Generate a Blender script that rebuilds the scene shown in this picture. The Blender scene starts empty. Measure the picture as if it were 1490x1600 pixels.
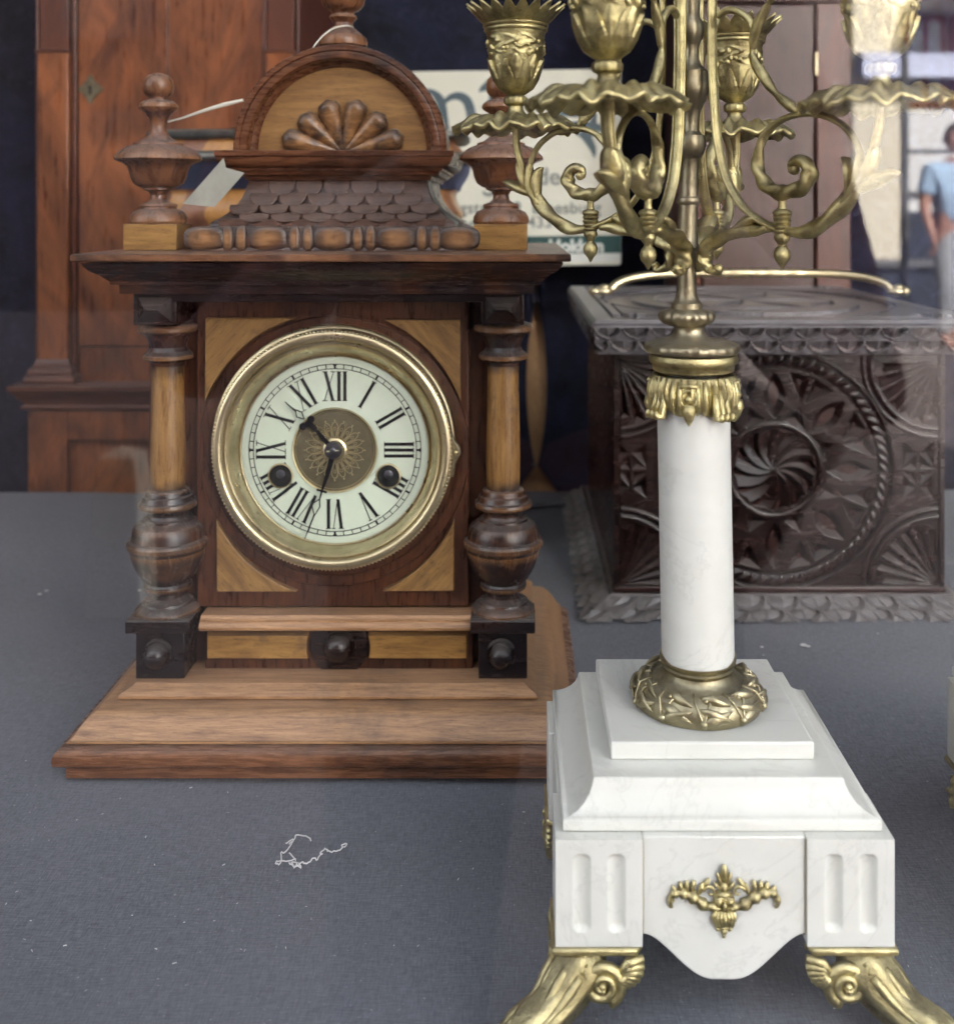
import bpy, bmesh, math, random
import numpy as np
from mathutils import Vector, Matrix
R = math.radians
pi = math.pi
random.seed(7)
S = bpy.context.scene
C = S.collection
# ------------------------------------------------------------------ camera, sky, sun, exposure
F, PX, PY = 1700.0, 805.0, 330.0            # focal length and principal point of the photograph, in its pixels
cd = bpy.data.cameras.new('camera'); cam = bpy.data.objects.new('camera', cd); C.objects.link(cam)
cam.location = (0, 0, 0); cam.rotation_euler = (R(90), 0, 0)
cd.sensor_fit = 'HORIZONTAL'; cd.sensor_width = 36; cd.lens = F/1490*36
cd.shift_x = -(PX-745)/1490; cd.shift_y = -(800-PY)/1490
cd.clip_start = .02; cd.clip_end = 200
cd.dof.use_dof = True; cd.dof.focus_distance = .63; cd.dof.aperture_fstop = 10
S.camera = cam
SUN_EL = 42
w = bpy.data.worlds.new('World'); S.world = w; w.use_nodes = True
sk = w.node_tree.nodes.new('ShaderNodeTexSky'); sk.sky_type = 'NISHITA'; sk.sun_disc = False
sk.sun_elevation = R(SUN_EL); sk.sun_rotation = R(14); sk.dust_density = 4; sk.air_density = .8; sk.ozone_density = .6
bg = w.node_tree.nodes['Background']; bg.inputs[1].default_value = .15
hs = w.node_tree.nodes.new('ShaderNodeHueSaturation'); hs.inputs['Saturation'].default_value = .18   # thin haze greys the blue
w.node_tree.links.new(sk.outputs[0], hs.inputs['Color']); w.node_tree.links.new(hs.outputs[0], bg.inputs[0])
sd = bpy.data.lights.new('sun', 'SUN'); sd.energy = 5; sd.angle = R(.5); sd.color = (1, .95, .87)
sun = bpy.data.objects.new('sun', sd); C.objects.link(sun); sun.location = (2, 7, 9)
sun.rotation_euler = (R(-(90-SUN_EL)), 0, R(-14))
S.view_settings.view_transform = 'Standard'; S.view_settings.look = 'None'; S.view_settings.gamma = 1
S.view_settings.exposure = 3.15
S.cycles.use_denoising = True
S.cycles.sample_clamp_indirect = 4
S.cycles.caustics_reflective = False; S.cycles.caustics_refractive = False
S.cycles.max_bounces = 10; S.cycles.transparent_max_bounces = 16

# ------------------------------------------------------------------ measuring: a point seen at a photo pixel, at a depth
def X(px, d): return (px-PX)*d/F
def Z(py, d): return (PY-py)*d/F

# ------------------------------------------------------------------ mesh builder
class MB:
    def __init__(s): s.v = []; s.f = []
    def add(s, vs, fs):
        b = len(s.v); s.v += [tuple(p) for p in vs]; s.f += [tuple(i+b for i in q) for q in fs]; return s
    def box(s, x0, x1, y0, y1, z0, z1):
        vs = [(x, y, z) for z in (z0, z1) for x, y in ((x0, y0), (x1, y0), (x1, y1), (x0, y1))]
        return s.add(vs, [(0, 3, 2, 1), (4, 5, 6, 7), (0, 1, 5, 4), (1, 2, 6, 5), (2, 3, 7, 6), (3, 0, 4, 7)])
    def rings(s, rings, cap=True, close=True):
        n = len(rings[0]); vs = [p for r in rings for p in r]; fs = []
        for i in range(len(rings)-1):
            for j in range(n if close else n-1):
                k = (j+1) % n
                fs.append((i*n+j, i*n+k, (i+1)*n+k, (i+1)*n+j))
        if cap: fs += [tuple(range(n))[::-1], tuple((len(rings)-1)*n+j for j in range(n))]
        return s.add(vs, fs)
    def lathe(s, prof, cx, cy, seg=48, lean=None, mod=None):
        rs = []
        for r, z in prof:
            ox = lean(z) if lean else 0
            rs.append([(cx+ox+(r*(mod(a, z) if mod else 1))*math.cos(a), cy+(r*(mod(a, z) if mod else 1))*math.sin(a), z) for a in [2*pi*j/seg for j in range(seg)]])
        return s.rings(rs)
    def lathey(s, prof, cx, cz, seg=96, cap=True, mod=None):
        return s.rings([[(cx+r*(mod(a) if mod else 1)*math.cos(a), y, cz+r*(mod(a) if mod else 1)*math.sin(a)) for a in [2*pi*j/seg for j in range(seg)]] for r, y in prof], cap=cap)
    def rect(s, prof, cx, yb):           # mitred moulding round a rectangle; prof: (half width, front y, z)
        return s.rings([[(cx-w_, yf, z), (cx+w_, yf, z), (cx+w_, yb, z), (cx-w_, yb, z)] for w_, yf, z in prof])
    def sq(s, prof, cx, cy, hd=None):    # square plan; prof: (half, z)
        return s.rings([[(cx-h, cy-h, z), (cx+h, cy-h, z), (cx+h, cy+h, z), (cx-h, cy+h, z)] for h, z in prof])
    def prism(s, poly, y0, y1):
        return s.rings([[(x, y0, z) for x, z in poly], [(x, y1, z) for x, z in poly]])
    def prismz(s, poly, z0, z1):
        return s.rings([[(x, y, z0) for x, y in poly], [(x, y, z1) for x, y in poly]])
    def tube(s, pts, rad, seg=10, asp=1.0, up=None, mod=None):
        pts = [Vector(p) for p in pts]; n = len(pts)
        if not hasattr(rad, '__len__'): rad = [rad]*n
        rs = []; u = None
        for i, p in enumerate(pts):
            t = (pts[min(i+1, n-1)]-pts[max(i-1, 0)])
            t = t.normalized() if t.length > 1e-9 else Vector((0, 0, 1))
            if up is not None: u = Vector(up)
            elif u is None: u = Vector((0, 1, 0)) if abs(t.y) < .9 else Vector((1, 0, 0))
            u = (u-t*u.dot(t)); u = u.normalized() if u.length > 1e-6 else t.orthogonal().normalized()
            b = t.cross(u)
            ring = []
            for j in range(seg):
                a = 2*pi*j/seg; m = mod(i, a) if mod else 1
                ring.append(tuple(p+(u*math.cos(a)*asp+b*math.sin(a))*rad[i]*m))
            rs.append(ring)
        return s.rings(rs)
    def ell(s, c, r, seg=14, rot=None):
        vs = []; rs = []
        nv = max(6, seg//2+1)
        for i in range(nv+1):
            t = -pi/2+pi*i/nv; ring = []
            for j in range(seg):
                a = 2*pi*j/seg
                p = Vector((r[0]*math.cos(t)*math.cos(a), r[1]*math.cos(t)*math.sin(a), r[2]*math.sin(t)))
                if rot is not None: p = rot @ p
                ring.append(tuple(p+Vector(c)))
            rs.append(ring)
        return s.rings(rs)
    def surf(s, fn, nu, nv, cu=False, thick=None):
        g = [[fn(i/nu, j/nv) for i in range(nu if cu else nu+1)] for j in range(nv+1)]
        return s.rings(g, cap=False, close=cu)
    def build(s, name, m, parent=None, smooth=40, bevel=0, seg=2, solid=0, sub=0, wn=False):
        me = bpy.data.meshes.new(name)
        o = ORG.get(parent.name, Vector((0, 0, 0))) if parent else Vector((0, 0, 0))
        me.from_pydata([tuple(Vector(p)-o) for p in s.v], [], s.f)
        bm = bmesh.new(); bm.from_mesh(me)
        bmesh.ops.remove_doubles(bm, verts=bm.verts, dist=1e-6)
        bmesh.ops.recalc_face_normals(bm, faces=bm.faces)
        bm.to_mesh(me); bm.free()
        if smooth: me.shade_smooth(); me.set_sharp_from_angle(angle=R(smooth))
        me.materials.append(m)
        ob = bpy.data.objects.new(name, me); C.objects.link(ob)
        if parent: ob.parent = parent
        ORG[ob.name] = o
        if solid: k = ob.modifiers.new('solid', 'SOLIDIFY'); k.thickness = solid; k.offset = 0
        if bevel:
            k = ob.modifiers.new('bevel', 'BEVEL'); k.width = bevel; k.segments = seg; k.limit_method = 'ANGLE'; k.angle_limit = R(35); k.harden_normals = False
        if sub: k = ob.modifiers.new('sub', 'SUBSURF'); k.levels = sub; k.render_levels = sub
        return ob
ORG = {}
def thing(name, label, cat, loc=(0, 0, 0), group=None):
    o = bpy.data.objects.new(name, None); C.objects.link(o); o.location = loc
    o.empty_display_size = .05
    o['label'] = label; o['category'] = cat
    if group: o['group'] = group
    ORG[o.name] = Vector(loc)
    return o
def tag(o, label, cat, group=None):
    o['label'] = label; o['category'] = cat
    if group: o['group'] = group
    return o
def struct(o): o['kind'] = 'structure'; return o
def copy_tree(o, parent=None, shift=None):
    c = o.copy(); C.objects.link(c)
    if parent: c.parent = parent
    if shift is not None: c.location = o.location+Vector(shift)
    ORG[c.name] = ORG.get(o.name, Vector((0, 0, 0)))
    for ch in list(o.children): copy_tree(ch, c)
    return c
def inst(name, me, parent, loc, rot=(0, 0, 0), sc=(1, 1, 1)):   # one more object on shared mesh data; loc in world space
    ob = bpy.data.objects.new(name, me); C.objects.link(ob); ob.parent = parent
    ob.location = Vector(loc)-ORG.get(parent.name, Vector((0, 0, 0))); ob.rotation_euler = rot; ob.scale = sc
    return ob

# ------------------------------------------------------------------ materials
def newmat(name):
    m = bpy.data.materials.new(name); m.use_nodes = True
    nt = m.node_tree; b = nt.nodes['Principled BSDF']
    return m, nt, b
class N:
    def __init__(s, nt): s.nt = nt
    def n(s, t, **k):
        x = s.nt.nodes.new(t)
        for a, v in k.items(): setattr(x, a, v)
        return x
    def l(s, a, b): s.nt.links.new(a, b)
    def coord(s, sc=(1, 1, 1), rot=(0, 0, 0), loc=(0, 0, 0), src='Object'):
        t = s.n('ShaderNodeTexCoord'); m = s.n('ShaderNodeMapping')
        m.inputs['Scale'].default_value = sc; m.inputs['Rotation'].default_value = rot; m.inputs['Location'].default_value = loc
        if any(rot):            # turn first, then stretch along the turned grain
            r_ = s.n('ShaderNodeMapping'); r_.inputs['Rotation'].default_value = rot; m.inputs['Rotation'].default_value = (0, 0, 0)
            s.l(t.outputs[src], r_.inputs[0]); s.l(r_.outputs[0], m.inputs[0])
        else: s.l(t.outputs[src], m.inputs[0])
        return m.outputs[0]
    def noise(s, vec, scale, detail=5, rough=.6, dist=0):
        x = s.n('ShaderNodeTexNoise'); x.inputs['Scale'].default_value = scale; x.inputs['Detail'].default_value = detail
        x.inputs['Roughness'].default_value = rough; x.inputs['Distortion'].default_value = dist
        if vec is not None: s.l(vec, x.inputs['Vector'])
        return x.outputs[0]
    def ramp(s, fac, stops):
        x = s.n('ShaderNodeValToRGB'); e = x.color_ramp.elements
        while len(e) < len(stops): e.new(.5)
        for q, (p, c) in zip(e, stops):
            q.position = p; q.color = (c, c, c, 1) if not hasattr(c, '__len__') else (*c, 1)
        s.l(fac, x.inputs[0]); return x.outputs[0]
    def mix(s, fac, a, b, mode='MIX'):
        x = s.n('ShaderNodeMix', data_type='RGBA', blend_type=mode)
        for sock, v in ((x.inputs[0], fac), (x.inputs[6], a), (x.inputs[7], b)):
            if isinstance(v, (int, float)): sock.default_value = v
            elif isinstance(v, (tuple, list)): sock.default_value = (*v, 1)
            else: s.l(v, sock)
        return x.outputs[2]
    def math(s, op, a, b=0.0):
        x = s.n('ShaderNodeMath', operation=op)
        for sock, v in ((x.inputs[0], a), (x.inputs[1], b)):
            if isinstance(v, (int, float)): sock.default_value = v
            else: s.l(v, sock)
        return x.outputs[0]
    def bump(s, h, strength, dist, b):
        x = s.n('ShaderNodeBump'); x.inputs['Strength'].default_value = strength; x.inputs['Distance'].default_value = dist
        s.l(h, x.inputs['Height']); s.l(x.outputs[0], b.inputs['Normal']); return x
    def up(s):                      # how far a surface looks upwards: where dust settles
        g = s.n('ShaderNodeNewGeometry'); x = s.n('ShaderNodeSeparateXYZ'); s.l(g.outputs['Normal'], x.inputs[0]); return x.outputs[2]
    def pointy(s):
        g = s.n('ShaderNodeNewGeometry'); return g.outputs['Pointiness']
def wood(name, light, dark, grain=(1, 8, 8), scale=22, rough=.42, dust=.35, stain=None, stain_lo=.45, stain_hi=.6, stain_scale=9, rot=(0, 0, 0), wear=None, pores=.5, coat=.15, figure=0.0, rub=None, rub_lo=.3, rub_hi=.5):
    m, nt, b = newmat(name); k = N(nt)
    v = k.coord(grain, rot)
    n1 = k.noise(v, scale, 7, .62, .6); n2 = k.noise(v, scale*5, 4, .7)
    col = k.mix(k.ramp(n1, [(.3, 0.0), (.7, 1.0)]), dark, light)
    if figure:
        v3 = k.coord((1, 1, .35), (0, R(25), 0)); n3 = k.noise(v3, 9, 5, .55, 2.2)
        col = k.mix(k.ramp(n3, [(.35, 0.0), (.62, figure)]), col, tuple(min(1, c*1.55) for c in light))
        n4 = k.noise(k.coord((1, 1, .25), (0, R(-20), 0), (3, 1, 2)), 16, 4, .6, 1.5)
        col = k.mix(k.ramp(n4, [(.5, 0.0), (.72, figure*.8)]), col, dark)
    col = k.mix(k.ramp(n2, [(.55, 0.0), (.72, pores)]), col, tuple(c*.25 for c in dark))
    if stain:
        n5 = k.noise(k.coord((1, 1, 1), (0, 0, 0), (5, 2, 9)), stain_scale, 5, .65, .3)
        col = k.mix(k.ramp(n5, [(stain_lo, 0.0), (stain_hi, .85)]), col, stain)
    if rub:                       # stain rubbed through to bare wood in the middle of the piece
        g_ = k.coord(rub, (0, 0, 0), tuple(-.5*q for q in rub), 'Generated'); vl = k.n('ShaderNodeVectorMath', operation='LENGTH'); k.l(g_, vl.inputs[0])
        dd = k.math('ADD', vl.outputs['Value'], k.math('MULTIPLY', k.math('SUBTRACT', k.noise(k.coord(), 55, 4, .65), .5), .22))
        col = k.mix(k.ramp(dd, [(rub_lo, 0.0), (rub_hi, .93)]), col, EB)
    if wear:
        p = k.ramp(k.pointy(), [(.53, 0.0), (.6, 1.0)])
        p2 = k.math('MULTIPLY', p, k.ramp(k.noise(None, 60, 4, .7), [(.35, 0.0), (.6, 1.0)]))
        col = k.mix(p2, col, wear)
    if dust:
        d = k.ramp(k.up(), [(.25, 0.0), (1.0, dust)])
        d = k.math('MULTIPLY', d, k.ramp(k.noise(k.coord(), 45, 5, .7), [(.25, .55), (.7, 1.0)]))
        col = k.mix(d, col, (.34, .31, .29))
    k.l(col, b.inputs['Base Color'])
    rr = k.ramp(n1, [(.2, max(.1, rough-.1)), (.8, min(1, rough+.12))]); k.l(rr, b.inputs['Roughness'])
    b.inputs['Coat Weight'].default_value = coat; b.inputs['Coat Roughness'].default_value = .3
    b.inputs['Specular IOR Level'].default_value = .45
    k.bump(n2, .25, .0006, b)
    return m
def metal(name, a, c, rough=.36, scale=60, dust=.25, bumps=.3, bd=.0006, lo=.35, hi=.65, metallic=1.0):
    m, nt, b = newmat(name); k = N(nt); v = k.coord()
    n1 = k.noise(v, scale, 6, .65); n2 = k.noise(v, scale*9, 4, .7)
    col = k.mix(k.ramp(n1, [(lo, 0.0), (hi, 1.0)]), c, a)
    n3 = k.noise(v, scale*2.6, 5, .75)
    col = k.mix(k.ramp(n3, [(.58, 0.0), (.72, .75)]), col, tuple(x*.3 for x in c))
    hi_ = k.ramp(k.pointy(), [(.52, 0.0), (.6, .5)]); col = k.mix(hi_, col, tuple(min(1, x*1.35) for x in a))
    d = k.math('MULTIPLY', k.ramp(k.up(), [(.1, 0.0), (1.0, dust)]), k.ramp(n1, [(.25, .5), (.7, 1.0)]))
    k.l(k.mix(d, col, (.45, .43, .36)), b.inputs['Base Color'])
    k.l(k.math('SUBTRACT', metallic, d), b.inputs['Metallic'])
    k.l(k.ramp(n1, [(.25, rough+.16), (.75, max(.1, rough-.08))]), b.inputs['Roughness'])
    k.bump(n2, bumps, bd, b)
    return m
def plain(name, col, rough=.6, metallic=0, var=.15, scale=30, bumps=.1, bd=.0005, emit=None, coat=0):
    m, nt, b = newmat(name); k = N(nt); v = k.coord(); n1 = k.noise(v, scale, 5, .65)
    k.l(k.mix(k.ramp(n1, [(.3, 0.0), (.7, 1.0)]), tuple(x*(1-var) for x in col), tuple(min(1, x*(1+var)) for x in col)), b.inputs['Base Color'])
    b.inputs['Roughness'].default_value = rough; b.inputs['Metallic'].default_value = metallic; b.inputs['Coat Weight'].default_value = coat
    if bumps: k.bump(n1, bumps, bd, b)
    return m
def glassmat(name, f0):
    m = bpy.data.materials.new(name); m.use_nodes = True; nt = m.node_tree; nt.nodes.clear(); k = N(nt)
    o = k.n('ShaderNodeOutputMaterial'); mx = k.n('ShaderNodeMixShader'); t = k.n('ShaderNodeBsdfTransparent'); g = k.n('ShaderNodeBsdfGlossy')
    g.inputs['Roughness'].default_value = 0.0; lw = k.n('ShaderNodeLayerWeight'); lw.inputs[0].default_value = .5
    t.inputs[0].default_value = (.985, .99, .988, 1)
    p = k.math('POWER', lw.outputs['Facing'], 5.0); p = k.math('ADD', k.math('MULTIPLY', p, 1-f0), f0)
    k.l(p, mx.inputs[0]); k.l(t.outputs[0], mx.inputs[1]); k.l(g.outputs[0], mx.inputs[2]); k.l(mx.outputs[0], o.inputs[0])
    return m
M = {}
EB = (.012, .009, .011)
M['walnut'] = wood('walnut', (.18, .066, .026), (.055, .018, .008), (1, 9, 9), 40, .27, .2, EB, .54, .72, 14, coat=.1)
M['bull'] = wood('bullnose_walnut', (.30, .125, .055), (.10, .036, .016), (.8, 10, 10), 42, .26, .25, (.03, .014, .01), .5, .66, 10, coat=.2, pores=.9)
M['slab'] = wood('slab_walnut', (.30, .135, .062), (.10, .04, .018), (1, 9, 9), 40, .3, .3, EB, .5, .66, 20, coat=.1)
M['cornice'] = wood('cornice_walnut', (.095, .03, .012), (.025, .009, .005), (1, 9, 9), 40, .24, .12, EB, .44, .6, 14, coat=0)
M['walnut_v'] = wood('walnut_vertical', (.13, .044, .017), (.04, .012, .005), (9, 9, 1), 40, .3, .15, EB, .48, .68, 12, coat=.05)
M['plinth'] = wood('plinth_walnut', (.56, .31, .145), (.22, .10, .044), (.8, 10, 10), 42, .34, .2, (.05, .025, .016), .56, .74, 10, coat=.1, pores=.9)
M['dark'] = wood('ebonised_wood', (.03, .012, .008), (.010, .006, .006), (1, 7, 7), 24, .24, .3, EB, .42, .6, 20, coat=.0)
M['turned'] = wood('turned_wood', (.12, .046, .02), (.035, .013, .007), (5, 5, 1), 30, .24, .3, EB, .38, .56, 34, wear=(.45, .22, .08), coat=.3)
M['urn'] = wood('urn_wood', (.23, .088, .032), (.075, .026, .012), (5, 5, 1), 30, .28, .45, EB, .55, .78, 30, wear=(.40, .2, .09), coat=.2)
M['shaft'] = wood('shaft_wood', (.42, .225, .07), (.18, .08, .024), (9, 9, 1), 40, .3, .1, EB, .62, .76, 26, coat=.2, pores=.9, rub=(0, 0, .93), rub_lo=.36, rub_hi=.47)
M['gold'] = wood('golden_veneer', (.42, .225, .062), (.18, .085, .024), (1, 7, 7), 26, .4, .2, (.05, .028, .014), .55, .75, 30, coat=.2, pores=.8)
M['gold_diag'] = wood('golden_veneer_diagonal', (.37, .205, .068), (.16, .08, .027), (1, 7, 7), 26, .42, .1, (.06, .03, .014), .56, .76, 40, rot=(0, R(48), 0), coat=.2, pores=.8)
M['gold_diag2'] = wood('golden_veneer_diagonal_other', (.37, .205, .068), (.16, .08, .027), (1, 7, 7), 26, .42, .1, (.06, .03, .014), .56, .76, 40, rot=(0, R(-48), 0), coat=.2, pores=.8)
M['tymp'] = wood('tympanum_wood', (.36, .19, .062), (.16, .075, .026), (1, 9, 9), 22, .4, .1, EB, .64, .8, 16, coat=.2, pores=.6)
M['scale'] = wood('scale_wood', (.13, .058, .034), (.04, .019, .013), (1, 6, 6), 30, .28, .35, EB, .5, .66, 25, coat=.2)
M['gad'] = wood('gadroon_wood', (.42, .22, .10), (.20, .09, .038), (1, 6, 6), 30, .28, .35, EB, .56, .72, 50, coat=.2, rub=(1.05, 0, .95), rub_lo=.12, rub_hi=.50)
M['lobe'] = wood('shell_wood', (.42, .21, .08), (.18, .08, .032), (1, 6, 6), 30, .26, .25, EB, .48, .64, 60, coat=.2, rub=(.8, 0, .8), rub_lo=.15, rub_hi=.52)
M['mahog'] = wood('flame_mahogany', (.19, .062, .021), (.062, .018, .008), (9, 9, .8), 20, .3, .15, None, figure=1.0, coat=.2, pores=.4)
M['mahog_d'] = wood('dark_mahogany', (.12, .036, .016), (.05, .015, .008), (5, 5, 1), 14, .35, .3, None, figure=.4, coat=.3, pores=.3)
M['mahog_h'] = wood('mahogany_moulding', (.16, .05, .024), (.06, .018, .01), (1, 6, 6), 14, .35, .35, None, coat=.3, pores=.3)
M['cabinet'] = wood('brown_cabinet_wood', (.10, .05, .036), (.04, .018, .013), (6, 6, .6), 14, .35, .1, None, figure=.3, coat=.2)
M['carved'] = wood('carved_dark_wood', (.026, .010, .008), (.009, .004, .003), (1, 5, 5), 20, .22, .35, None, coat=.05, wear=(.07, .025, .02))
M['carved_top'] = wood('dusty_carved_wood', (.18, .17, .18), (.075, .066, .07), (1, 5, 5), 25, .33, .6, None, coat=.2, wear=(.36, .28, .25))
M['stripe_l'] = wood('satinwood', (.55, .27, .075), (.36, .155, .04), (5, 5, 1), 16, .35, .1, None, coat=.4, pores=.3)
M['stripe_d'] = wood('brown_band_wood', (.30, .13, .06), (.16, .06, .03), (5, 5, 1), 16, .35, .1, None, coat=.4, pores=.3)
M['gilt'] = metal('gilt_brass', (.58, .50, .25), (.20, .16, .075), .33, 70, .3, .6, .0008, .36, .6)
M['antique'] = metal('antique_brass', (.37, .32, .21), (.20, .165, .105), .38, 50, .4, .2)
M['bezel'] = metal('dial_brass', (.70, .60, .38), (.48, .40, .24), .3, 40, .1, .1)
M['medal'] = metal('medallion_brass', (.22, .19, .125), (.13, .11, .07), .5, 60, .0, .3)
M['filigree'] = metal('filigree_brass', (.74, .66, .42), (.5, .42, .24), .35, 60, .0, .3)
M['wreath'] = metal('wreath_brass', (.44, .385, .235), (.22, .185, .11), .33, 60, .45, .4)
M['steel'] = metal('blued_steel', (.16, .16, .18), (.06, .06, .07), .35, 80, .0, .1)
M['pewter'] = metal('pewter_edge', (.20, .20, .18), (.09, .09, .08), .42, 40, .4, .2)
M['black'] = plain('black_paint', (.012, .012, .014), .4)
M['hand'] = plain('black_steel', (.018, .016, .022), .28, .6)
M['hole'] = plain('winding_hole_dark', (.006, .006, .006), .7)
M['paper'] = plain('tag_card', (.36, .36, .31), .8, var=.12, scale=80)
M['string'] = plain('cotton_string', (.72, .68, .58), .9, var=.1)
M['lint'] = plain('white_lint', (.7, .7, .7), .95)
M['sign'] = plain('sign_cream', (.74, .73, .61), .35, var=.03, scale=6)
M['ink'] = plain('sign_slate', (.08, .12, .14), .5, var=.05)
M['ink2'] = plain('sign_grey_print', (.22, .24, .22), .5, var=.05)
M['green'] = plain('sign_green', (.012, .075, .07), .4, var=.05)
M['white'] = plain('sign_white', (.75, .76, .7), .4, var=.02)
M['pale'] = wood('pale_board', (.62, .38, .19), (.44, .24, .11), (2, 2, 1), 18, .5, .1, None, coat=.1, figure=.4)
M['pane'] = glassmat('window_glass', .040)
M['watch'] = glassmat('dial_glass', .03)
# enamel dial
m, nt, b = newmat('dial_enamel'); k = N(nt)
n1 = k.noise(k.coord(), 14, 4, .5)
k.l(k.mix(k.ramp(n1, [(.3, 0.0), (.7, 1.0)]), (.69, .77, .60), (.75, .81, .66)), b.inputs['Base Color'])
b.inputs['Roughness'].default_value = .3; M['dial'] = m
# white marble
m, nt, b = newmat('white_marble'); k = N(nt)
n1 = k.noise(k.coord((1, 1, 1.6)), 16, 7, .6, .8); n2 = k.noise(k.coord(), 60, 5, .7)
c = k.mix(k.ramp(n1, [(.3, 0.0), (.7, 1.0)]), (.665, .665, .62), (.74, .738, .70))
c = k.mix(k.ramp(n2, [(.6, 0.0), (.76, .35)]), c, (.58, .54, .44))
vn = k.noise(k.coord((1, 1, 1.3), (.4, .3, .2)), 7, 8, .62, 3.0)
c = k.mix(k.ramp(vn, [(.485, 0.0), (.5, .5), (.515, 0.0)]), c, (.56, .56, .53))
k.l(c, b.inputs['Base Color']); b.inputs['Roughness'].default_value = .34
b.inputs['Subsurface Weight'].default_value = .25; b.inputs['Subsurface Radius'].default_value = (.9, .8, .7); b.inputs['Subsurface Scale'].default_value = .008
k.bump(n2, .05, .0003, b); M['marble'] = m
M['joint'] = plain('yellowed_joint', (.42, .36, .24), .8)
# linen display cloth
m, nt, b = newmat('grey_linen'); k = N(nt)
wv = k.noise(k.coord((1, 7, 1)), 130, 3, .75); wh = k.noise(k.coord((7, 1, 1), (0, 0, 0), (3, 3, 3)), 130, 3, .75)
big = k.noise(k.coord((1, 1.5, 1)), 5, 5, .6, .5); speck = k.noise(k.coord(), 420, 2, .5)
t = k.mix(.5, wv, wh)
c = k.mix(k.ramp(t, [(.38, 0.0), (.62, 1.0)]), (.055, .064, .088), (.165, .18, .218))
c = k.mix(k.ramp(big, [(.35, 0.0), (.7, .45)]), c, (.155, .16, .195))
c = k.mix(k.ramp(speck, [(.70, 0.0), (.76, .6)]), c, (.4, .4, .42))
k.l(c, b.inputs['Base Color']); b.inputs['Roughness'].default_value = .9; b.inputs['Sheen Weight'].default_value = .25
k.bump(t, .5, .0006, b); M['linen'] = m
# navy velvet
m, nt, b = newmat('navy_velvet'); k = N(nt)
n1 = k.noise(k.coord(), 7, 7, .7, 1.2); n2 = k.noise(k.coord(), 45, 6, .75, 1)
c = k.mix(k.ramp(n1, [(.35, 0.0), (.75, 1.0)]), (.002, .003, .008), (.016, .02, .06))
c = k.mix(k.ramp(n2, [(.52, 0.0), (.75, .6)]), c, (.04, .045, .10))
k.l(c, b.inputs['Base Color']); b.inputs['Roughness'].default_value = .95; b.inputs['Sheen Weight'].default_value = .2; b.inputs['Sheen Tint'].default_value = (.5, .6, 1, 1)
k.bump(n2, .5, .004, b); M['velvet'] = m
# ================================================================== THE TABLE AND THE BACKDROP
TZ = -.384
m_ = MB()
def cloth(u, v):
    x = -1.3+2.9*u; y = .37+1.12*v
    h = .0012*math.sin(x*9+3*math.sin(y*5))+.0009*math.sin(y*17+2*x)+.0006*math.sin(x*31+y*22)
    for a_, b_2, c_, am in ((.9, .45, .16, .0016), (-.35, .93, -.72, .0013), (.97, -.2, -.42, .0012), (.15, .98, -1.22, .0014)):
        dl = a_*x+b_2*y+c_; h += am*math.exp(-(dl/.012)**2)*(.5+.5*math.sin(3*x+5*y))
    return (x, y, TZ+h)
m_.surf(cloth, 420, 190)
struct(m_.build('table_cloth', M['linen'], smooth=180))
struct(MB().box(-1.3, 1.6, .38, 1.49, TZ-.03, TZ-.006).build('display_board', M['cabinet'], bevel=.002))

# ================================================================== BRACKET CLOCK
CX = -.130; YB = .985
clock = thing('bracket_clock', 'carved walnut bracket clock with round white dial, turned columns and shell dome', 'clock', (CX, .85, TZ))
# base plinth, profile read down its mitred corner
pl = [(.120, .79, -.3307), (.1362, .7625, -.3307), (.1372, .7615, -.3314), (.1392, .7595, -.3328), (.1435, .7552, -.3346), (.1452, .7535, -.3362), (.1452, .7535, -.3380), (.1415, .7572, -.3380), (.1415, .7572, -.3392),
      (.1458, .7529, -.3393), (.1500, .7487, -.3396), (.1545, .7442, -.3402), (.1590, .7397, -.3432), (.1630, .7357, -.3475), (.1662, .7325, -.3524), (.1690, .7297, -.3552), (.1704, .7283, -.3556), (.1704, .7283, -.3568), (.1670, .7317, -.3567), (.1670, .7317, -.3577),
      (.1722, .7265, -.3580), (.1752, .7235, -.3592), (.1772, .7215, -.3622), (.1777, .721, -.3655), (.1770, .7217, -.3688), (.1748, .7239, -.3704), (.1712, .7275, -.3708),
      (.1698, .7289, -.3718), (.1706, .7281, -.3728), (.1706, .7281, -.3796)]
ks_ = next(i for i, q in enumerate(pl) if q[2] == -.3577)
b_ = MB().rect(pl[:ks_+1], CX, YB).build('plinth', M['plinth'], clock, smooth=28)
MB().rect([(.160, .739, -.3578)]+pl[ks_+1:], CX, YB).build('base_moulding', M['bull'], clock, smooth=28)
for sx in (-1, 1):
    for y in (.775, .95):
        MB().lathe([(.013, TZ+.001), (.0145, -.3822), (.013, -.3792)], CX+sx*.13, y, 24).build('foot', M['dark'], clock)
# case body
MB().box(CX-.128, CX+.128, .8005, YB-.03, -.3309, -.056).build('case', M['walnut_v'], clock, bevel=.0012)
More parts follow.
